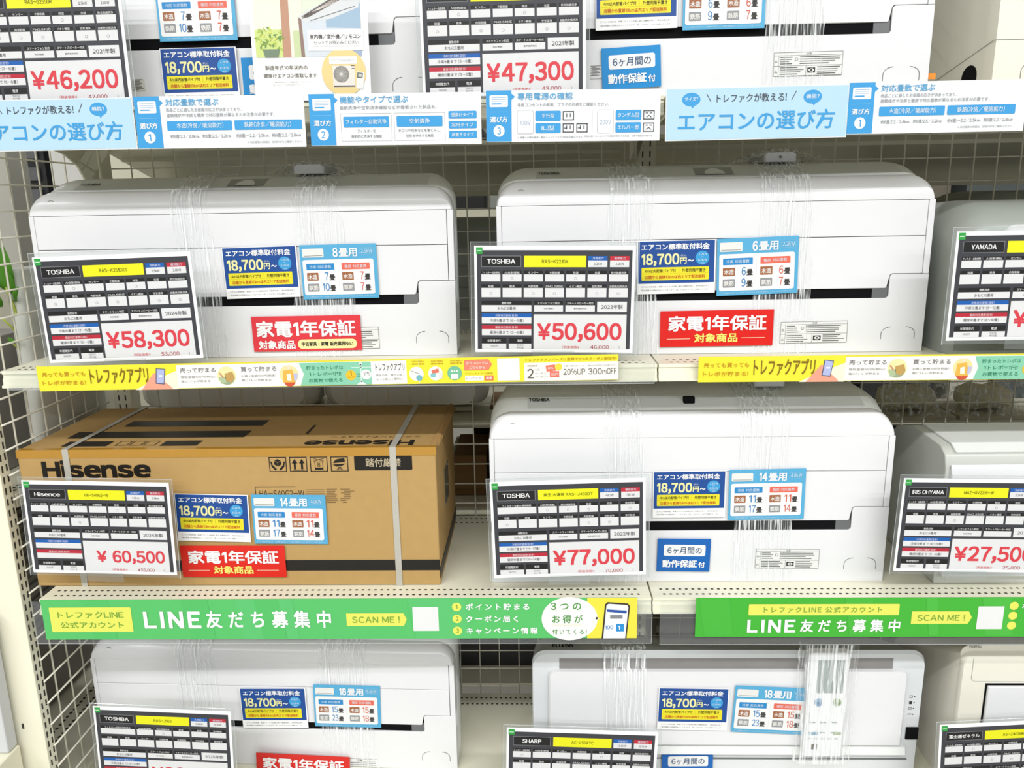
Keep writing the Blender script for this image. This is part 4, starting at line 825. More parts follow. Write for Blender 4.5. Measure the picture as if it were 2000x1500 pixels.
G1, G2, YG = '#3fb94e', '#5cc86e', '#eef068'
def greens(A, W, seed):
    r = np.random.default_rng(seed)
    for k in range(9):
        x = r.random()*W; w_ = 20+r.random()*50; A.poly([(x, 0), (min(W, x+w_), 0), (min(W, x+w_+10), 86), (min(W, x+14), 86)], ('#5fc974' if k % 2 else '#57c56a') if seed == 3 else ('#4fbf44' if k % 2 else '#4abc3e'), .3+k*.12)
def d_green1(A):
    greens(A, 980, 3)
    A.rect(15, 16, 163, 53, YG, r=2, L=2); A.text('トレファクLINE', 31, 25, 131, 14, '#7fae3c', bold=.012); A.text('公式アカウント', 34, 47, 126, 14, '#7fae3c', bold=.012)
    A.text('LINE', 203, 27, 110, 33, '#ffffff', bold=.034, track=.16); A.text('友だち募集中', 326, 25, 245, 36, '#ffffff', bold=.022, track=.35)
    A.poly([(602, 31), (714, 31), (720, 44), (714, 58), (602, 58)], YG, 2); A.text('SCAN ME !', 613, 38, 93, 13, '#7fae3c', bold=.012, track=.05)
    A.rect(732, 18, 50, 51, '#f2f2f2', L=2)
    for k, s_, w_ in ((0, 'ポイント貯まる', 122), (1, 'クーポン届く', 100), (2, 'キャンペーン情報', 138)):
        A.circle(818, 18+k*25.5, 9, YG, L=2); A.text(str(k+1), 816 if k else 816.5, 13+k*25.5, 5 if k else 3, 9, '#7a9a2c', L=4, bold=.006); A.text(s_, 836, 11+k*25.6, w_, 13.5, '#ffffff', bold=.024, track=.2)
    A.rect(1070, 0, 96, 86, '#f6ea4a', L=2); A.circle(1036, 44, 54, '#fbfbf8', L=3, n=40, ry=46)
    A.poly([(1086, 46), (1094, 44), (1088, 40)], '#fbfbf8', 3)
    A.text('3つの', 1000, 10, 58, 15, '#4a9a3c', bold=.012, track=.3, L=6); A.text('お得が', 1003, 36, 58, 17, '#4a9a3c', bold=.012, track=.25, L=6); A.text('付いてくる!', 1003, 66, 66, 11, '#4a9a3c', bold=.006, track=.2, L=6)
    for y in (27, 57): A.rect(1002, y, 58, .5, '#e6e08a', L=6)
    P = [(1104, 14), (1109, 9), (1148, 12), (1152, 18), (1146, 86), (1098, 86)]; A.poly(P, '#3a2f2c', 5); A.poly([(1107, 15), (1111, 12.5), (1146, 15), (1149, 19), (1143.5, 86), (1101, 86)], '#f4f7fb', 6)
    A.poly([(1108, 24), (1146, 27), (1145.4, 33), (1107.6, 29)], '#2a56a4', 7); A.rect(1114, 36, 24, 8, '#8a8c90', L=7); A.text('100', 1105, 58, 15, 8, '#4a90d4', L=8, bold=.01); A.rect(1126, 55, 15, 16, '#2a94da', L=7); A.text('1', 1130, 59, 3, 8, '#ffffff', L=9, bold=.02)
GY = 1.376
put_sign('messaging_sign', (78, 1172), (1245, 1167), 1166, 86, GY, 'long green sign strip with white letters and a phone picture at its end', d_green1, G2, group='green sign strips')
def d_green2(A):
    greens(A, 960, 9)
    A.rect(108, 14, 306, 25, YG, r=2, L=2); A.text('トレファクLINE 公式アカウント', 139, 20, 240, 13, '#7fae3c', bold=.012, track=.15)
    A.text('LINE', 108, 50, 96, 27, '#ffffff', bold=.034, track=.16); A.text('友だち募集中', 216, 49, 202, 28, '#ffffff', bold=.022, track=.3)
    A.poly([(440, 31), (555, 31), (562, 45), (555, 59), (440, 59)], YG, 2); A.text('SCAN ME !', 452, 39, 96, 13, '#7fae3c', bold=.012, track=.05); A.rect(573, 20, 52, 51, '#f2f2f2', L=2)
    for k in range(3): A.circle(644, 19+k*22, 9, YG, L=2)
    A.text('ポイント貯まる', 660, 12, 122, 13.5, '#ffffff', bold=.024)
a2 = at(1360, 1168, Y=GY); sign('messaging_sign', a2[0], a2[2], yw*.84, 960, 89, GY, 'green sign strip with a long yellow bar above white letters', d_green2, '#45b938', tilt=0, group='green sign strips')
# clear holders behind the green strips
def holder(x0, x1, z0, z1, Y, label):
    mb = MB(); mb.box((x0, Y, z0), (x1, Y+.0012, z1), SLEEVE); mb.tube([(x0, Y-.0004, z0), (x1, Y-.0004, z0)], .0008, SLEEVE_E, 5); mb.tube([(x1, Y-.0004, z0), (x1, Y-.0004, z1)], .0007, SLEEVE_E, 5)
    o = mb.build('sign_holder', None, ((x0+x1)/2, Y, z0)); tag(o, label, 'sign holder')
p, q = at(72, 1256, Y=GY+.004), at(1272, 1256, Y=GY+.004); holder(p[0], q[0], p[2]-.001, ZT[3]+.003, GY+.004, 'clear plastic holder behind the green sign with the phone picture')
p, q = at(1288, 1258, Y=GY+.004), at(2300, 1258, Y=GY+.004); holder(p[0], q[0], p[2]-.001, ZT[3]+.003, GY+.004, 'clear plastic holder behind the green sign with the long yellow bar')
p, q = at(12, 738, Y=YSY+.004), at(1278, 738, Y=YSY+.004)
holder(p[0], q[0], at(640, 755, Y=YSY+.004)[2], ZT[2]+.004, YSY+.004, 'clear plastic holder behind the yellow sign wholly in view')

# ------------------------------------------------------------------ stretch film and remote controls
TPROF = [(-.0006, .0), (-.0006, .10), (-.0006, .2), (-.0006, .28), (-.0012, .3), (.001, .313), (.010, .324), (.028, .331), (.05, .339), (.08, .350), (.12, .356), (.2, .356)]
def film(parent, x0, x1, label, hs=1, spread=.03, zmin=0., zmax=1, m=None, off=0):
    """a band of clear film wrapped round a unit, in that unit's own coordinates, a thing of its own"""
    o = MB(); pr = [(y, z*hs) for y, z in TPROF]; pts = []
    for i in range(len(pr)-1):
        n = 6 if i < 4 else 2
        for j in range(n): f = j/n; pts.append((pr[i][0]*(1-f)+pr[i+1][0]*f, pr[i][1]*(1-f)+pr[i+1][1]*f))
    pts.append(pr[-1]); pts = [p for p in pts if zmin <= p[1] <= zmax]
    nx = 34; ph = rng.random(6)*6; G = []
    for y, z in pts:
        sp = spread*(1-z/(.356*hs)); row = []
        for i in range(nx+1):
            f = i/nx; x = (x0-sp*.4)*(1-f)+(x1+sp)*f+.002*math.sin(z*60+ph[0]); c = .0012*math.sin(f*41+ph[1]+z*9)+.0009*math.sin(f*97+ph[2]-z*14)
            row.append((x, y-off-abs(c)*.8, z+(abs(c) if y > .02 else 0)))
        G.append(row)
    o.sheet(G, m or FILM); ob = o.build('stretch_film', None, smooth=True, recalc=False)
    ob.location = parent.location; ob.rotation_euler = parent.rotation_euler; tag(ob, label, 'plastic film'); return ob
def lx(ac, px, py, Y): return at(px, py, Y=Y)[0]-ac.location.x
film(AC1, lx(AC1, 340, 450, AC1Y), lx(AC1, 405, 450, AC1Y), 'faint band of clear film round the second-shelf unit nearest the end post', hs=.985, spread=.02)
film(AC1, lx(AC1, 578, 450, AC1Y), lx(AC1, 655, 450, AC1Y), 'streaked film band under the remote on the second-shelf unit nearest the end post', hs=.985, spread=.045)
film(AC2, lx(AC2, 1190, 450, AC2Y), lx(AC2, 1270, 450, AC2Y), 'faint band of clear film over the second-shelf unit past the bay joint', spread=.02)
film(AC2, lx(AC2, 1485, 450, AC2Y), lx(AC2, 1578, 450, AC2Y), 'streaked film band under the remote on the second-shelf unit past the bay joint', spread=.02)
film(AC3, lx(AC3, 1180, 900, AC3Y), lx(AC3, 1250, 900, AC3Y), 'faint band of clear film over the unit beside the cardboard box', hs=1.075, spread=.02)
film(AC3, lx(AC3, 1445, 900, AC3Y), lx(AC3, 1535, 900, AC3Y), 'streaked film band under the remote on the unit beside the cardboard box', hs=1.075, spread=.025)
film(AC4, .20, .28, 'faint band of clear film on the lowest unit nearest the end post', hs=.93, spread=.02)
film(AC4, .52, .62, 'second band of clear film on the lowest unit, around its blue cards', hs=.93, spread=.02)
film(ACB, lx(ACB, 1500, 60, AC0Y), lx(ACB, 1592, 60, AC0Y), 'streaked band of clear film round the top shelf unit', spread=.02)
def remote_top(ac, px, py, Y, hs, label, flabel, dot=False):
    x = lx(ac, px, py, Y); t = thing('remote_control', label, 'remote control', (ac.location.x+x, ac.location.y, ac.location.z+.352*hs))
    z0 = .0; mb = MB(); mb.loft([[(xx-.03+.0, y, z+z0) for xx, _, z in outline(.06, 0, .0175, .006, i, 0, 4)] for y, i in ((.085, .003), (.088, 0), (.21, 0), (.213, .003))], mat('remote_plastic', (.60, .62, .65), rough=.3, noise=.02)); mb.build('case', t, smooth='auto')
    if dot: mb = MB(); mb.tube([(-.001, .0835, .009), (-.001, .0855, .009)], .0025, DGREY, 10); mb.build('emitter', t)
    # crumpled film gathered over it
    mb = MB(); G = []
    for i in range(15):
        f = i/14; y = .055+.17*f; row = []
        for j in range(33):
            g = j/32*2-1; xx = g*.075; hgt = .024*max(0, 1-abs(g)**2.2)*(.75+.25*math.sin(f*math.pi)); wob = .002*math.sin(j*2.1+i*1.3)+.0018*rng.standard_normal()
            row.append((xx, y+.002*rng.standard_normal(), max(.0012, hgt+wob*(1 if abs(g) < .95 else .2))))
        G.append(row)
    mb.sheet(G, FILMX); o = mb.build('crumpled_film', None, smooth=True, recalc=False); o.location = t.location; tag(o, flabel, 'plastic film')
remote_top(AC1, 608, 348, AC1Y+.1, .985, 'grey remote control wrapped on top of the second-shelf unit nearest the end post', 'crumpled clear film over the remote on the second-shelf unit nearest the end post')
remote_top(AC2, 1520, 318, AC2Y+.1, 1, 'grey remote control with an emitter dot, on the second-shelf unit past the bay joint', 'crumpled clear film over the remote on the second-shelf unit past the bay joint', True)
remote_top(AC3, 1498, 770, AC3Y+.1, 1.075, 'grey remote control wrapped on top of the unit beside the cardboard box', 'crumpled clear film over the remote on the unit beside the cardboard box')
# remote taped to the silver unit
RY = SHY-.034; p0, p1_ = at(1583, 1275, Y=RY), at(1640, 1477, Y=RY); rw = p1_[0]-p0[0]+.004; rh = p0[2]-p1_[2]
t = thing('remote_control', 'long white remote control with grey display taped upright on the silver unit', 'remote control', (p0[0], RY, p1_[2]))
mb = MB(); mb.loft([[(xx, y, z) for xx, _, z in outline(rw, .0, rh, .005, i, 0, 4)] for y, i in ((0, .003), (.003, 0), (.018, 0))], mat('remote_white', (.74, .75, .75), rough=.3, noise=.01)); mb.build('case', t, smooth='auto')
mb = MB(); mb.box((rw*.22, -.0008, rh*.62), (rw*.88, .001, rh*.93), mat('lcd_glass', (.30, .34, .33), rough=.15, noise=.25, scale=60)); part(mb.build('display', t), 'grey display window')
for cx, cz, c, nm in ((.3, .53, '#9cbcd8', 'button'), (.76, .53, '#a8c08a', 'button')):
    mb = MB(); mb.tube([(rw*cx, -.0016, rh*cz), (rw*cx, .001, rh*cz)], .009, ink(c), 18); part(mb.build(nm, t), 'blue round button' if cx < .5 else 'green round button')
A = Art((0, -.0004, rh), (1, 0, 0), (0, 0, -1), (0, -1, 0), rw/60)
for y_, n_ in ((.66, 3), (.76, 3), (.82, 5)):
    for i in range(n_): A.rect(6+i*50/n_, rh/(rw/60)*y_, 40/n_*.7, 2.2, '#b4bcbe')
A.rect(7, rh/(rw/60)*.76, 14, 5, '#8fb4cc', L=2); A.rect(44, rh/(rw/60)*.76, 12, 5, '#b4c4a0', L=2); A.rect(12, rh/(rw/60)*.88, 9, 9, '#7a7468', L=2); A.text('冷房', 14, rh/(rw/60)*.46, 10, 6, '#5a80a8', L=14); A.text('自動', 41, rh/(rw/60)*.46, 10, 6, '#6a8a48', L=14)
A.build(t, (0, 0, 0), 'keypad_print')
mb = MB(); G = []
for i in range(26):
    f = i/25; z = (ZT[4]+.07)*(1-f)+(p0[2]+.02)*f; row = []
    for j in range(41):
        g = j/40; x = at(1556, 1380, Y=RY)[0]*(1-g)+at(1672, 1380, Y=RY)[0]*g; d = abs(x-(p0[0]+rw/2))
        y = RY-.003 if d < rw/2+.004 else min(SHY-.016, RY-.003+(d-rw/2-.004)*.8)
        row.append((x+.001*rng.standard_normal(), y-.0012*abs(math.sin(j*1.7+i*.35)), z))
    G.append(row)
mb.sheet(G, FILM); tag(mb.build('stretch_film', None, smooth=True, recalc=False), 'clear film holding the long remote to the silver unit', 'plastic film')
mb = MB(); G = []; x0, x1 = at(1178, 1330, Y=SHY)[0], at(1262, 1330, Y=SHY)[0]
zf = lambda py, Y: at(1220, py, Y=Y)[2]
for (y, z) in [(SHY-.0155, zf(1440, SHY)+.13*f) for f in np.linspace(0, 1, 14)]+[(SHY-.014, zf(1306, SHY)+.004), (SHY-.004, zf(1300, SHY)), (SHY-.004, zf(1276, SHY)), (SHY+.02, zf(1262, SHY+.02)), (SHY+.12, zf(1248, SHY+.12))]:
    G.append([(x0*(1-f)+x1*f, y-.002*abs(math.sin(f*40+z*30)), z) for f in np.linspace(0, 1, 36)])
mb.sheet(G, FILM); tag(mb.build('stretch_film', None, smooth=True, recalc=False), 'streaked band of clear film over the intake of the silver unit', 'plastic film')

# ================================================================== what stands behind the mesh
RF = 2.26                     # far edge of the shelves on the other side
def rear_shelf(x0, x1, z0, z1, label):
    """rear shelf: height z0 at the mesh, z1 at its far edge"""
    t = thing('shelf', label, 'shelf', ((x0+x1)/2, BACK+.03, z0)); O = tuple(t.location)
    mb = MB(); mb.prism([(BACK+.055, z0), (RF, z1), (RF, z1+.01), (BACK+.055, z0+.01)], x0, x1, PAINT, 'x'); mb.build('deck', t, O)
    mb = MB(); mb.box((x0, RF, z1-.012), (x1, RF+.012, z1+.02), PAINT); mb.build('front_lip', t, O)
    mb = MB(); mb.prism([(BACK+.10, z0-.001), (BACK+.16, z0-.004), (BACK+.16, z0-.02), (BACK+.10, z0-.02)], x0+.01, x1-.01, PAINT, 'x'); mb.build('stiffener', t, O)
    return t
for x0, x1, nm, pxx, ya, yb in ((XL, XB, 'in the bay behind the box', 700, 288, 378), (XB+.002, XR, 'in the bay away from the box', 1750, 262, 355)):
    z0 = at(pxx, ya, Y=BACK+.055)[2]; z1 = at(pxx, yb, Y=RF)[2]
    rear_shelf(x0, x1, z0, z1, 'sloping next-aisle shelf seen through the mesh, '+nm)
    zc = ZT[2]-.02 if x0 > 0 else at(600, 789, Y=2.0)[2]-.025; rear_shelf(x0, x1, zc, zc-.001, 'next-aisle shelf level with the yellow signs, '+nm)
    zc = ZT[3]+.07; rear_shelf(x0, x1, zc, zc-.004, 'cream shelf of the next aisle, level with the box top, '+nm) if 0 else None
    zc = ZT[3]-.02; rear_shelf(x0, x1, zc, zc-.001, 'next-aisle shelf level with the green signs, '+nm)
    zc = ZT[4]-.02; rear_shelf(x0, x1, zc, zc-.001, 'next-aisle shelf level with the lowest shelf, '+nm)
def rear_unit(x0, w, z, h, label, m=PLASTIC2, y=BACK+.09, d=.22, r=.05, rnd=.09):
    t = thing('air_conditioner', label, 'air conditioner', (x0+w/2, y, z)); O = tuple(t.location)
    mb = MB(); mb.loft([[(xx+x0, y+dy, zz_+z) for xx, _, zz_ in outline(w, .0, h-hz, r, i, 0, 6)] for dy, i, hz in ((0, .02, .02), (.02, .004, .006), (.06, 0, 0), (d-.05, 0, 0), (d-.01, .01, .02), (d, .03, .05))], m); mb.build('body', t, O, smooth='auto')
    mb = MB(); mb.box((x0+.06, y-.002, z+.05), (x0+w-.06, y+.004, z+.075), DGREY); mb.build('rear_recess', t, O)
    return t
z2b = ZT[2]-.01
# hanging-low units seen under the second shelf, their rounded undersides
for pa, pb, lab in ((290, 632, 'pale upturned air conditioner behind the mesh, above the box strap'), (640, 955, 'pale upturned air conditioner behind the mesh, above the box end')):
    xa, xb_ = at(pa, 770, Y=2.0)[0], at(pb, 770, Y=2.0)[0]; zb = at(600, 789, Y=2.0)[2]
    t = thing('air_conditioner', lab, 'air conditioner', ((xa+xb_)/2, 2.0, zb))
    mb = MB(); mb.loft([[(xx+xa, y, 2*0+zb+(.10-zz_)) for xx, _, zz_ in outline(xb_-xa, .0, .10-e, .035, i, 0, 6)] for y, i, e in ((1.93, .03, .012), (1.96, .006, .004), (1.99, 0, 0), (2.15, 0, 0))], mat('bounce_lit_white_plastic', (.88, .88, .87), rough=.3, noise=.01))  # plastic lightened to stand for light bounced from the next aisle
    mb.build('body', t, tuple(t.location), smooth='auto')
    mb = MB(); mb.box((xa+.05, 1.96, zb-.012), (xb_-.04, 2.18, zb-.001), PAINT); mb.build('base_plate', t, tuple(t.location))
xa = at(1795, 430, Y=2.0)[0]; rear_unit(xa, .78, ZT[2]-.008, at(1980, 372, Y=2.0)[2]-ZT[2]+.008, 'large olive grey rounded unit behind the mesh, above the grey rounded unit', GREYP, r=.15, d=.25)
xa = at(892, 560, Y=2.0)[0]; z9 = at(600, 789, Y=2.0)[2]+.1005; rear_unit(xa-.05, .30, z9, at(930, 425, Y=2.0)[2]-z9, 'grey unit behind the mesh between the two units on the second shelf', GREYP, r=.02)
def crate(name, label, cat, a, b, m, bev=.003):
    mb = MB(); mb.box(a, b, m); o = mb.build(name, None, ((a[0]+b[0])/2, (a[1]+b[1])/2, a[2]), bevel=bev); tag(o, label, cat); return o
DARK = mat('dark_appliance', (.015, .015, .017), rough=.35, noise=.3, scale=15)
BROWN = mat('brown_carton', lin('#7a5a30'), rough=.8, noise=.1, scale=20)
NAVY = mat('blue_grey_carton', (.07, .085, .085), rough=.6, noise=.1, scale=10)
TAUPE = mat('taupe_fabric', (.16, .14, .11), rough=.85, noise=.2, scale=60)
def rear_box(pa, pb, pt, Y, lv, name, label, cat, m, d=.2):
    p, q = at(pa, pt, Y=Y), at(pb, pt, Y=Y); z0 = {2: ZT[2]-.0095, 3: ZT[3]-.0095, 4: ZT[4]+.001}[lv]
    return crate(name, label, cat, (p[0], Y, z0), (q[0], Y+d, p[2]), m)
rear_box(1735, 1775, 368, 2.04, 2, 'speaker_box', 'black appliance behind the mesh under the topmost rear shelf', 'appliance', DARK, .15)
rear_box(955, 1040, 800, 1.98, 3, 'carton', 'plain brown carton behind the mesh beside the box end', 'box', BROWN)
rear_box(885, 950, 890, 1.97, 3, 'carton', 'brown carton with crumpled film behind the mesh, between box and unit', 'box', BROWN)
rear_box(1745, 2200, 840, 1.92, 3, 'carton', 'wide blue grey carton behind the mesh, under the clear bags', 'box', NAVY)
rear_box(1690, 1800, 905, 1.87, 3, 'carton', 'small brown carton behind the mesh beside the ridged unit', 'box', BROWN, .04)
crate('dark_backdrop_block', 'wide black backdrop block added behind the mesh on the lowest shelf, under the green signs', 'appliance', (-.45, 1.95, ZT[4]-.0095), (.12, 2.15, ZT[4]+.36), DARK)  # dark block added as a backdrop to darken the view through the mesh
crate('dark_backdrop_carton', 'dark backdrop carton added behind the mesh on the lowest shelf beyond the bay joint', 'box', (.32, 1.95, ZT[4]-.0095), (1.35, 2.15, ZT[4]+.38), TAUPE)  # this and the next: added dark backdrops for the lowest row
crate('dark_backdrop_carton', 'dark backdrop carton added behind the mesh on the lowest shelf nearest the end post', 'box', (-.95, 1.95, ZT[4]-.0095), (-.50, 2.15, ZT[4]+.34), TAUPE)
for (x0_, x1_, m_, lab_) in ((-.18, -.02, DARK, 'black backdrop slab added between box end and sensor-window unit, behind the mesh'), (.03, .19, TAUPE, 'taupe backdrop slab added behind the sensor-window unit'), (.30, .78, DARK, 'black backdrop slab added behind the mesh beyond the sensor-window unit')):
    crate('dark_backdrop_slab', lab_, 'appliance', (x0_, 2.19, ZT[3]-.0095), (x1_, 2.25, ZT[3]+.20), m_)  # thin slabs added to keep the gaps behind the third shelf dark
# clear bags of parts on the rear shelf under the yellow sign
for pa, pb, lab in ((1712, 1860, 'clear bag of beige parts behind the mesh, nearest the sensor-window unit'), (1868, 2010, 'clear bag of beige parts behind the mesh, above the ridged unit')):
    Y = 1.95; xa, xb_ = at(pa, 800, Y=Y)[0], at(pb, 800, Y=Y)[0]; zb = at(1850, 812, Y=Y)[2]; t = thing('parts_bag', lab, 'bag', ((xa+xb_)/2, Y, zb)); O = tuple(t.location)
    mb = MB(); n = 9; cx = (xa+xb_)/2
    mb.loft([[(cx+(xb_-xa)*.40*s_*math.cos(a_), Y+.05+.05*s_*math.sin(a_), zb+.012+h_+.006*math.sin(a_*3)) for a_ in np.linspace(0, 2*math.pi, 14, endpoint=False)] for s_, h_ in ((.75, 0), (1, .015), (.95, .04), (.55, .055))], mat('beige_part', (.85, .76, .56), rough=.5, noise=.25, scale=25)); mb.build('beige_part', t, O, smooth='auto')
    mb = MB(); G = [[(cx+(xb_-xa)*.5*g_, Y-.012-.01*abs(math.sin(g_*9+f*4)), zb+.004+.10*f+.004*rng.standard_normal()) for g_ in np.linspace(-1, 1, 25)] for f in np.linspace(0, 1, 12)]; mb.sheet(G, FILMX); mb.build('bag_film', t, O, smooth=True, recalc=False)
    mb = MB(); mb.box((xa, Y-.02, zb-.006), (xb_, Y+.16, zb+.004), mat('tray_plastic', (.55, .50, .38), rough=.5, noise=.1)); mb.build('tray', t, O)
p, q = at(1735, 812, Y=1.93), at(2300, 812, Y=1.93); zb = at(1850, 831, Y=1.93)[2]
crate('display_board', 'long cream board behind the mesh under the clear bags', 'board', (p[0], 1.93, zb), (q[0], 2.15, at(1850, 812, Y=1.93)[2]-.012), PAINT)
p, q = at(208, 290, Y=2.29), at(330, 400, Y=2.29)
crate('backing_board', 'cream board of the next aisle behind the curved bracket', 'board', (p[0], 2.29, 0), (q[0], 2.31, p[2]+.06), PAINT)
# beyond the next aisle: a tall dark shelving and its goods, loosely stocked
xi = -2.6; k = 0
cols = [DARK, TAUPE, NAVY, BROWN, GREYP, mat('bright_carton', (.6, .58, .5), rough=.7, noise=.1), DARK, mat('olive_carton', (.20, .19, .12), rough=.7, noise=.1)]
for lvz in (.15, .62, 1.08, 1.52):
    mb = MB(); mb.box((-2.36, 3.4, lvz-.03), (3.37, 3.715, lvz), PAINT); o = mb.build('aisle_shelf', None, (.5, 3.4, lvz-.03)); tag(o, 'long cream shelf across the next aisle, %s' % {.15: 'lowest of its four', .62: 'second from the floor', 1.08: 'third from the floor', 1.52: 'topmost of its four'}[lvz], 'shelf')
    x = -2.3
    while x < 3.2:
        wd = .16+rng.random()*.25; hh = .2+rng.random()*.18; m = cols[int(rng.integers(len(cols)))]
        ci_ = [c_.name for c_ in cols].index(m.name); o = crate('stocked_appliance', '%s on the %s shelf across the next aisle, %s' % (['black appliance', 'taupe case', 'blue grey box', 'brown box', 'grey appliance', 'pale box', 'black appliance', 'olive box'][ci_], {.15: 'lowest', .62: 'second', 1.08: 'third', 1.52: 'topmost'}[lvz], 'towards the plant' if x < -.6 else ('around its middle post' if x < 1.3 else 'towards its far end')), 'appliance', (x, 3.42, lvz+.001), (x+wd, 3.7, lvz+hh), m, .004); o['group'] = 'goods across the next aisle'
        x += wd+.02+rng.random()*.05
for x in (-2.42, .5, 3.38):
    crate('aisle_upright', 'cream post of the shelving across the next aisle, '+{-2.42: 'at its end by the plant', .5: 'in its middle', 3.38: 'at its far end'}[x], 'post', (x, 3.72, 0), (x+.05, 3.8, 1.95), PAINT)

# ------------------------------------------------------------------ left of the shelving, seen through the end mesh
# tall white panel leaning along the end mesh
def rbox(x0, y0, x1, y1, z0, z1, r, m, name, par, org):
    P = []
    for cx, cy, a0 in ((x1-r, y0+r, -90), (x1-r, y1-r, 0), (x0+r, y1-r, 90), (x0+r, y0+r, 180)):
        P += [(cx+r*math.cos(math.radians(a0+q_)), cy+r*math.sin(math.radians(a0+q_))) for q_ in (0, 22, 45, 68, 90)]
    mb = MB(); mb.prism(P, z0, z1, m, 'z'); return mb.build(name, par, org, bevel=.004)
FRG = mat('panel_enamel', (.66, .67, .62), rough=.35, noise=.02, scale=6)
p = at(48, 600, X=-1.045); zt = at(60, 522, X=-1.05)[2]; pf = p[1]
t = thing('slim_panel', 'tall slim off-white panel with rounded edges standing just outside the end mesh', 'appliance', (-1.06, 1.7, 1.001)); O = (-1.06, 1.7, 1.001)
rbox(-1.085, pf, -1.045, 1.86, 1.012, zt, .018, FRG, 'casing', t, O)
mb = MB(); mb.box((-1.08, pf+.02, 1.001), (-1.05, 1.84, 1.012), DGREY); mb.build('foot', t, O)
for z, lab in ((.30, 'lowest'), (1.0, 'under the plant')):
    t = thing('side_shelf', 'cream perforated shelf running away from the aisle outside the end mesh, '+lab, 'shelf', (-1.5, 2.0, z)); O = (-1.5, 2.0, z)
    mb = MB(); mb.box((-1.90, 1.46, z-.03), (-1.035, 2.0 if z > .5 else 2.6, z), PAINT); mb.build('deck', t, O, bevel=.002)
    h = MB()
    for j_, x in enumerate((-1.165, -1.19) if z < .5 else (-1.05, -1.062)):
        for i in range(68 if z < .5 else 30): h.add([(x+.004*math.cos(a_), (1.50 if z < .5 else 1.48)+i*.0155+.005*math.sin(a_), z+.0004) for a_ in np.arange(8)*math.pi/4], [tuple(range(8))], HOLE)
    o = h.build('perforation_holes', t, O, recalc=False); o['kind'] = 'stuff'
t = thing('outdoor_unit', 'taupe grey machine with horizontal louvres, outside the end mesh', 'appliance', (-1.5, 1.95, .301)); O = tuple(t.location)
GB = mat('taupe_enamel', (.27, .25, .225), rough=.5, noise=.06, scale=8)
mb = MB(); mb.box((-1.80, 1.47, .312), (-1.25, 2.30, .93), GB); mb.build('casing', t, O, bevel=.006)
mb = MB(); mb.box((-1.78, 1.49, .301), (-1.27, 2.28, .312), BLACK); mb.build('base', t, O)
for k in range(20):
    mb = MB(); z = .50+k*.02; mb.box((-1.25, 1.49, z), (-1.243, 1.95, z+.009), GB); mb.build('louvre', t, O)
mb = MB(); mb.box((-1.25, 1.97, .42), (-1.247, 2.0, .47), BLACK); mb.build('port', t, O)
t = thing('perforated_crate', 'taupe perforated crate below the leafy plant', 'crate', (-1.35, 1.62, 1.001)); O = tuple(t.location)
mb = MB(); mb.box((-1.50, 1.50, 1.001), (-1.14, 1.74, 1.29), GB); mb.build('crate_body', t, O, bevel=.003)
h = MB()
for i in range(14):
    for j in range(8): h.box((-1.485+i*.024, 1.4988, 1.03+j*.03), (-1.473+i*.024, 1.5005, 1.04+j*.03), HOLE)
o = h.build('crate_holes', t, O); o['kind'] = 'stuff'
# black rack beside a white panel, pale column
xk = at(22, 400, Y=2.5)[0]
crate('black_cabinet', 'glossy black electronics cabinet beyond the end mesh', 'cabinet', (at(28, 400, Y=2.85)[0], 2.85, .0), (at(99, 400, Y=2.85)[0], 3.1, 2.3), DARK)
crate('square_column', 'grey square column beyond the end mesh', 'column', (at(-12, 400, Y=2.4)[0], 2.4, 0), (at(27, 400, Y=2.4)[0], 2.5, 4.0), mat('column_paint', (.42, .41, .36), rough=.6, noise=.04))
crate('partition_board', 'blank white panel standing between black cabinet and curved bracket', 'board', (at(101, 340, Y=2.85)[0], 2.85, 0), (at(176, 340, Y=2.85)[0], 2.89, 2.3), mat('panel_white', (.75, .75, .72), rough=.5, noise=.02))
crate('low_counter', 'pale counter beyond the end mesh, above the plant', 'counter', (-2.2, 2.66, 0), (-1.36, 2.80, at(30, 455, Y=2.66)[2]), mat('counter_top', (.40, .38, .30), rough=.5, noise=.04))
for k in range(7):
    z = at(60, 310, Y=2.85)[2]-k*.075; mb = MB(); x0 = at(50, 400, Y=2.85)[0]; mb.box((x0, 2.835, z), (x0+.07, 2.8495, z+.045), DGREY); o = mb.build('tape_deck', None, (x0, 2.83, z)); tag(o, 'dark grey deck in the black cabinet', 'electronics', 'decks in the black cabinet')
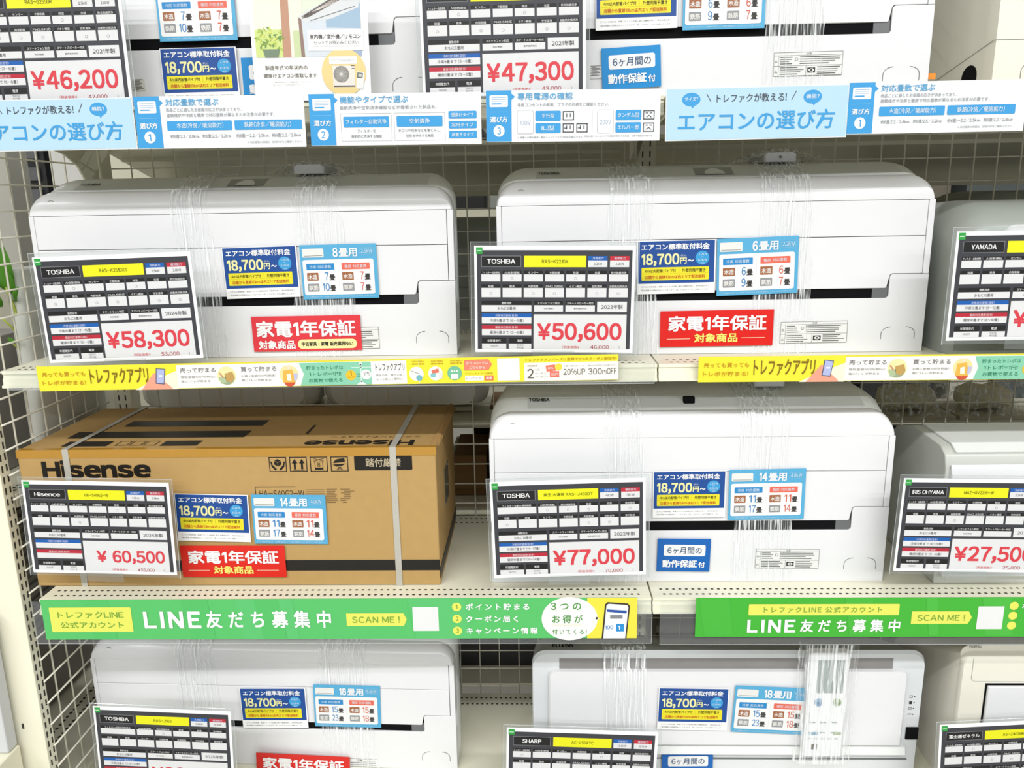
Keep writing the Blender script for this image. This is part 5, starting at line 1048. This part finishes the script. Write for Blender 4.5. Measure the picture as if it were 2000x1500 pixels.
# plant
t = thing('potted_plant', 'leafy green plant with long pale stems outside the end mesh', 'plant', (-1.28, 1.60, 1.291)); O = tuple(t.location)
LEAF = mat('leaf_green', lin('#4f9020'), rough=.45, noise=.2, scale=20); STEM = mat('stem_green', lin('#a9b84a'), rough=.5, noise=.1)
def P_(px, py, Y=1.56): return at(px-6, py, Y=Y+.02)
for pts in (((12, 550), (30, 590), (45, 650), (50, 690)), ((18, 560), (34, 600), (48, 630)), ((8, 620), (25, 635), (44, 655), (48, 700)), ((25, 665), (42, 680), (49, 700))):
    mb = MB(); mb.tube([P_(x, y, 1.56+.01*i) for i, (x, y) in enumerate(pts)], .0022, STEM, 6); mb.build('stem', t, O, smooth=True)
for (bx_, by), (tx, ty), wd in (((30, 575), (-12, 500), 22), ((28, 570), (8, 480), 16), ((20, 660), (38, 668), 5), ((35, 590), (40, 560), 6), ((5, 600), (-20, 560), 18)):
    a_, b_ = P_(bx_, by, 1.57), P_(tx, ty, 1.54); d_ = b_-a_; s_ = np.cross(d_, (0, 1, 0)); s_ /= np.linalg.norm(s_)+1e-9; wv = wd/1000
    G = []
    for i in range(9):
        f = i/8; c_ = a_+d_*f; ww = wv*math.sin(math.pi*min(1, f*.95+.03))**.8
        G.append([c_+s_*ww*g_+np.array([0, .006*abs(g_)-.01*math.sin(f*3), 0]) for g_ in (-1, -.5, 0, .5, 1)])
    mb = MB(); mb.sheet(G, LEAF); mb.build('leaf', t, O, smooth=True, recalc=False)
rbox(-1.36, 1.55, -1.24, 1.67, 1.291, 1.36, .03, DARK, 'pot', t, O)
# machine corner and white box at the frame's lower corner, outside the end post
q = at(17, 1472, Y=1.38)
crate('white_appliance', 'plain white appliance outside the end post', 'appliance', (q[0]-.3, 1.38, q[2]), (q[0], 1.41, q[2]+.30), mat('appliance_white', (.52, .53, .54), rough=.4, noise=.02))
crate('appliance_bench', 'pale bench under the plain white appliance', 'bench', (q[0]-.4, 1.10, .0), (q[0]+.004, 1.41, q[2]-.001), PAINT)
for o in SC.objects:
    if o.parent is None and o.type == 'EMPTY' and 'label' not in o: print('no label', o.name)
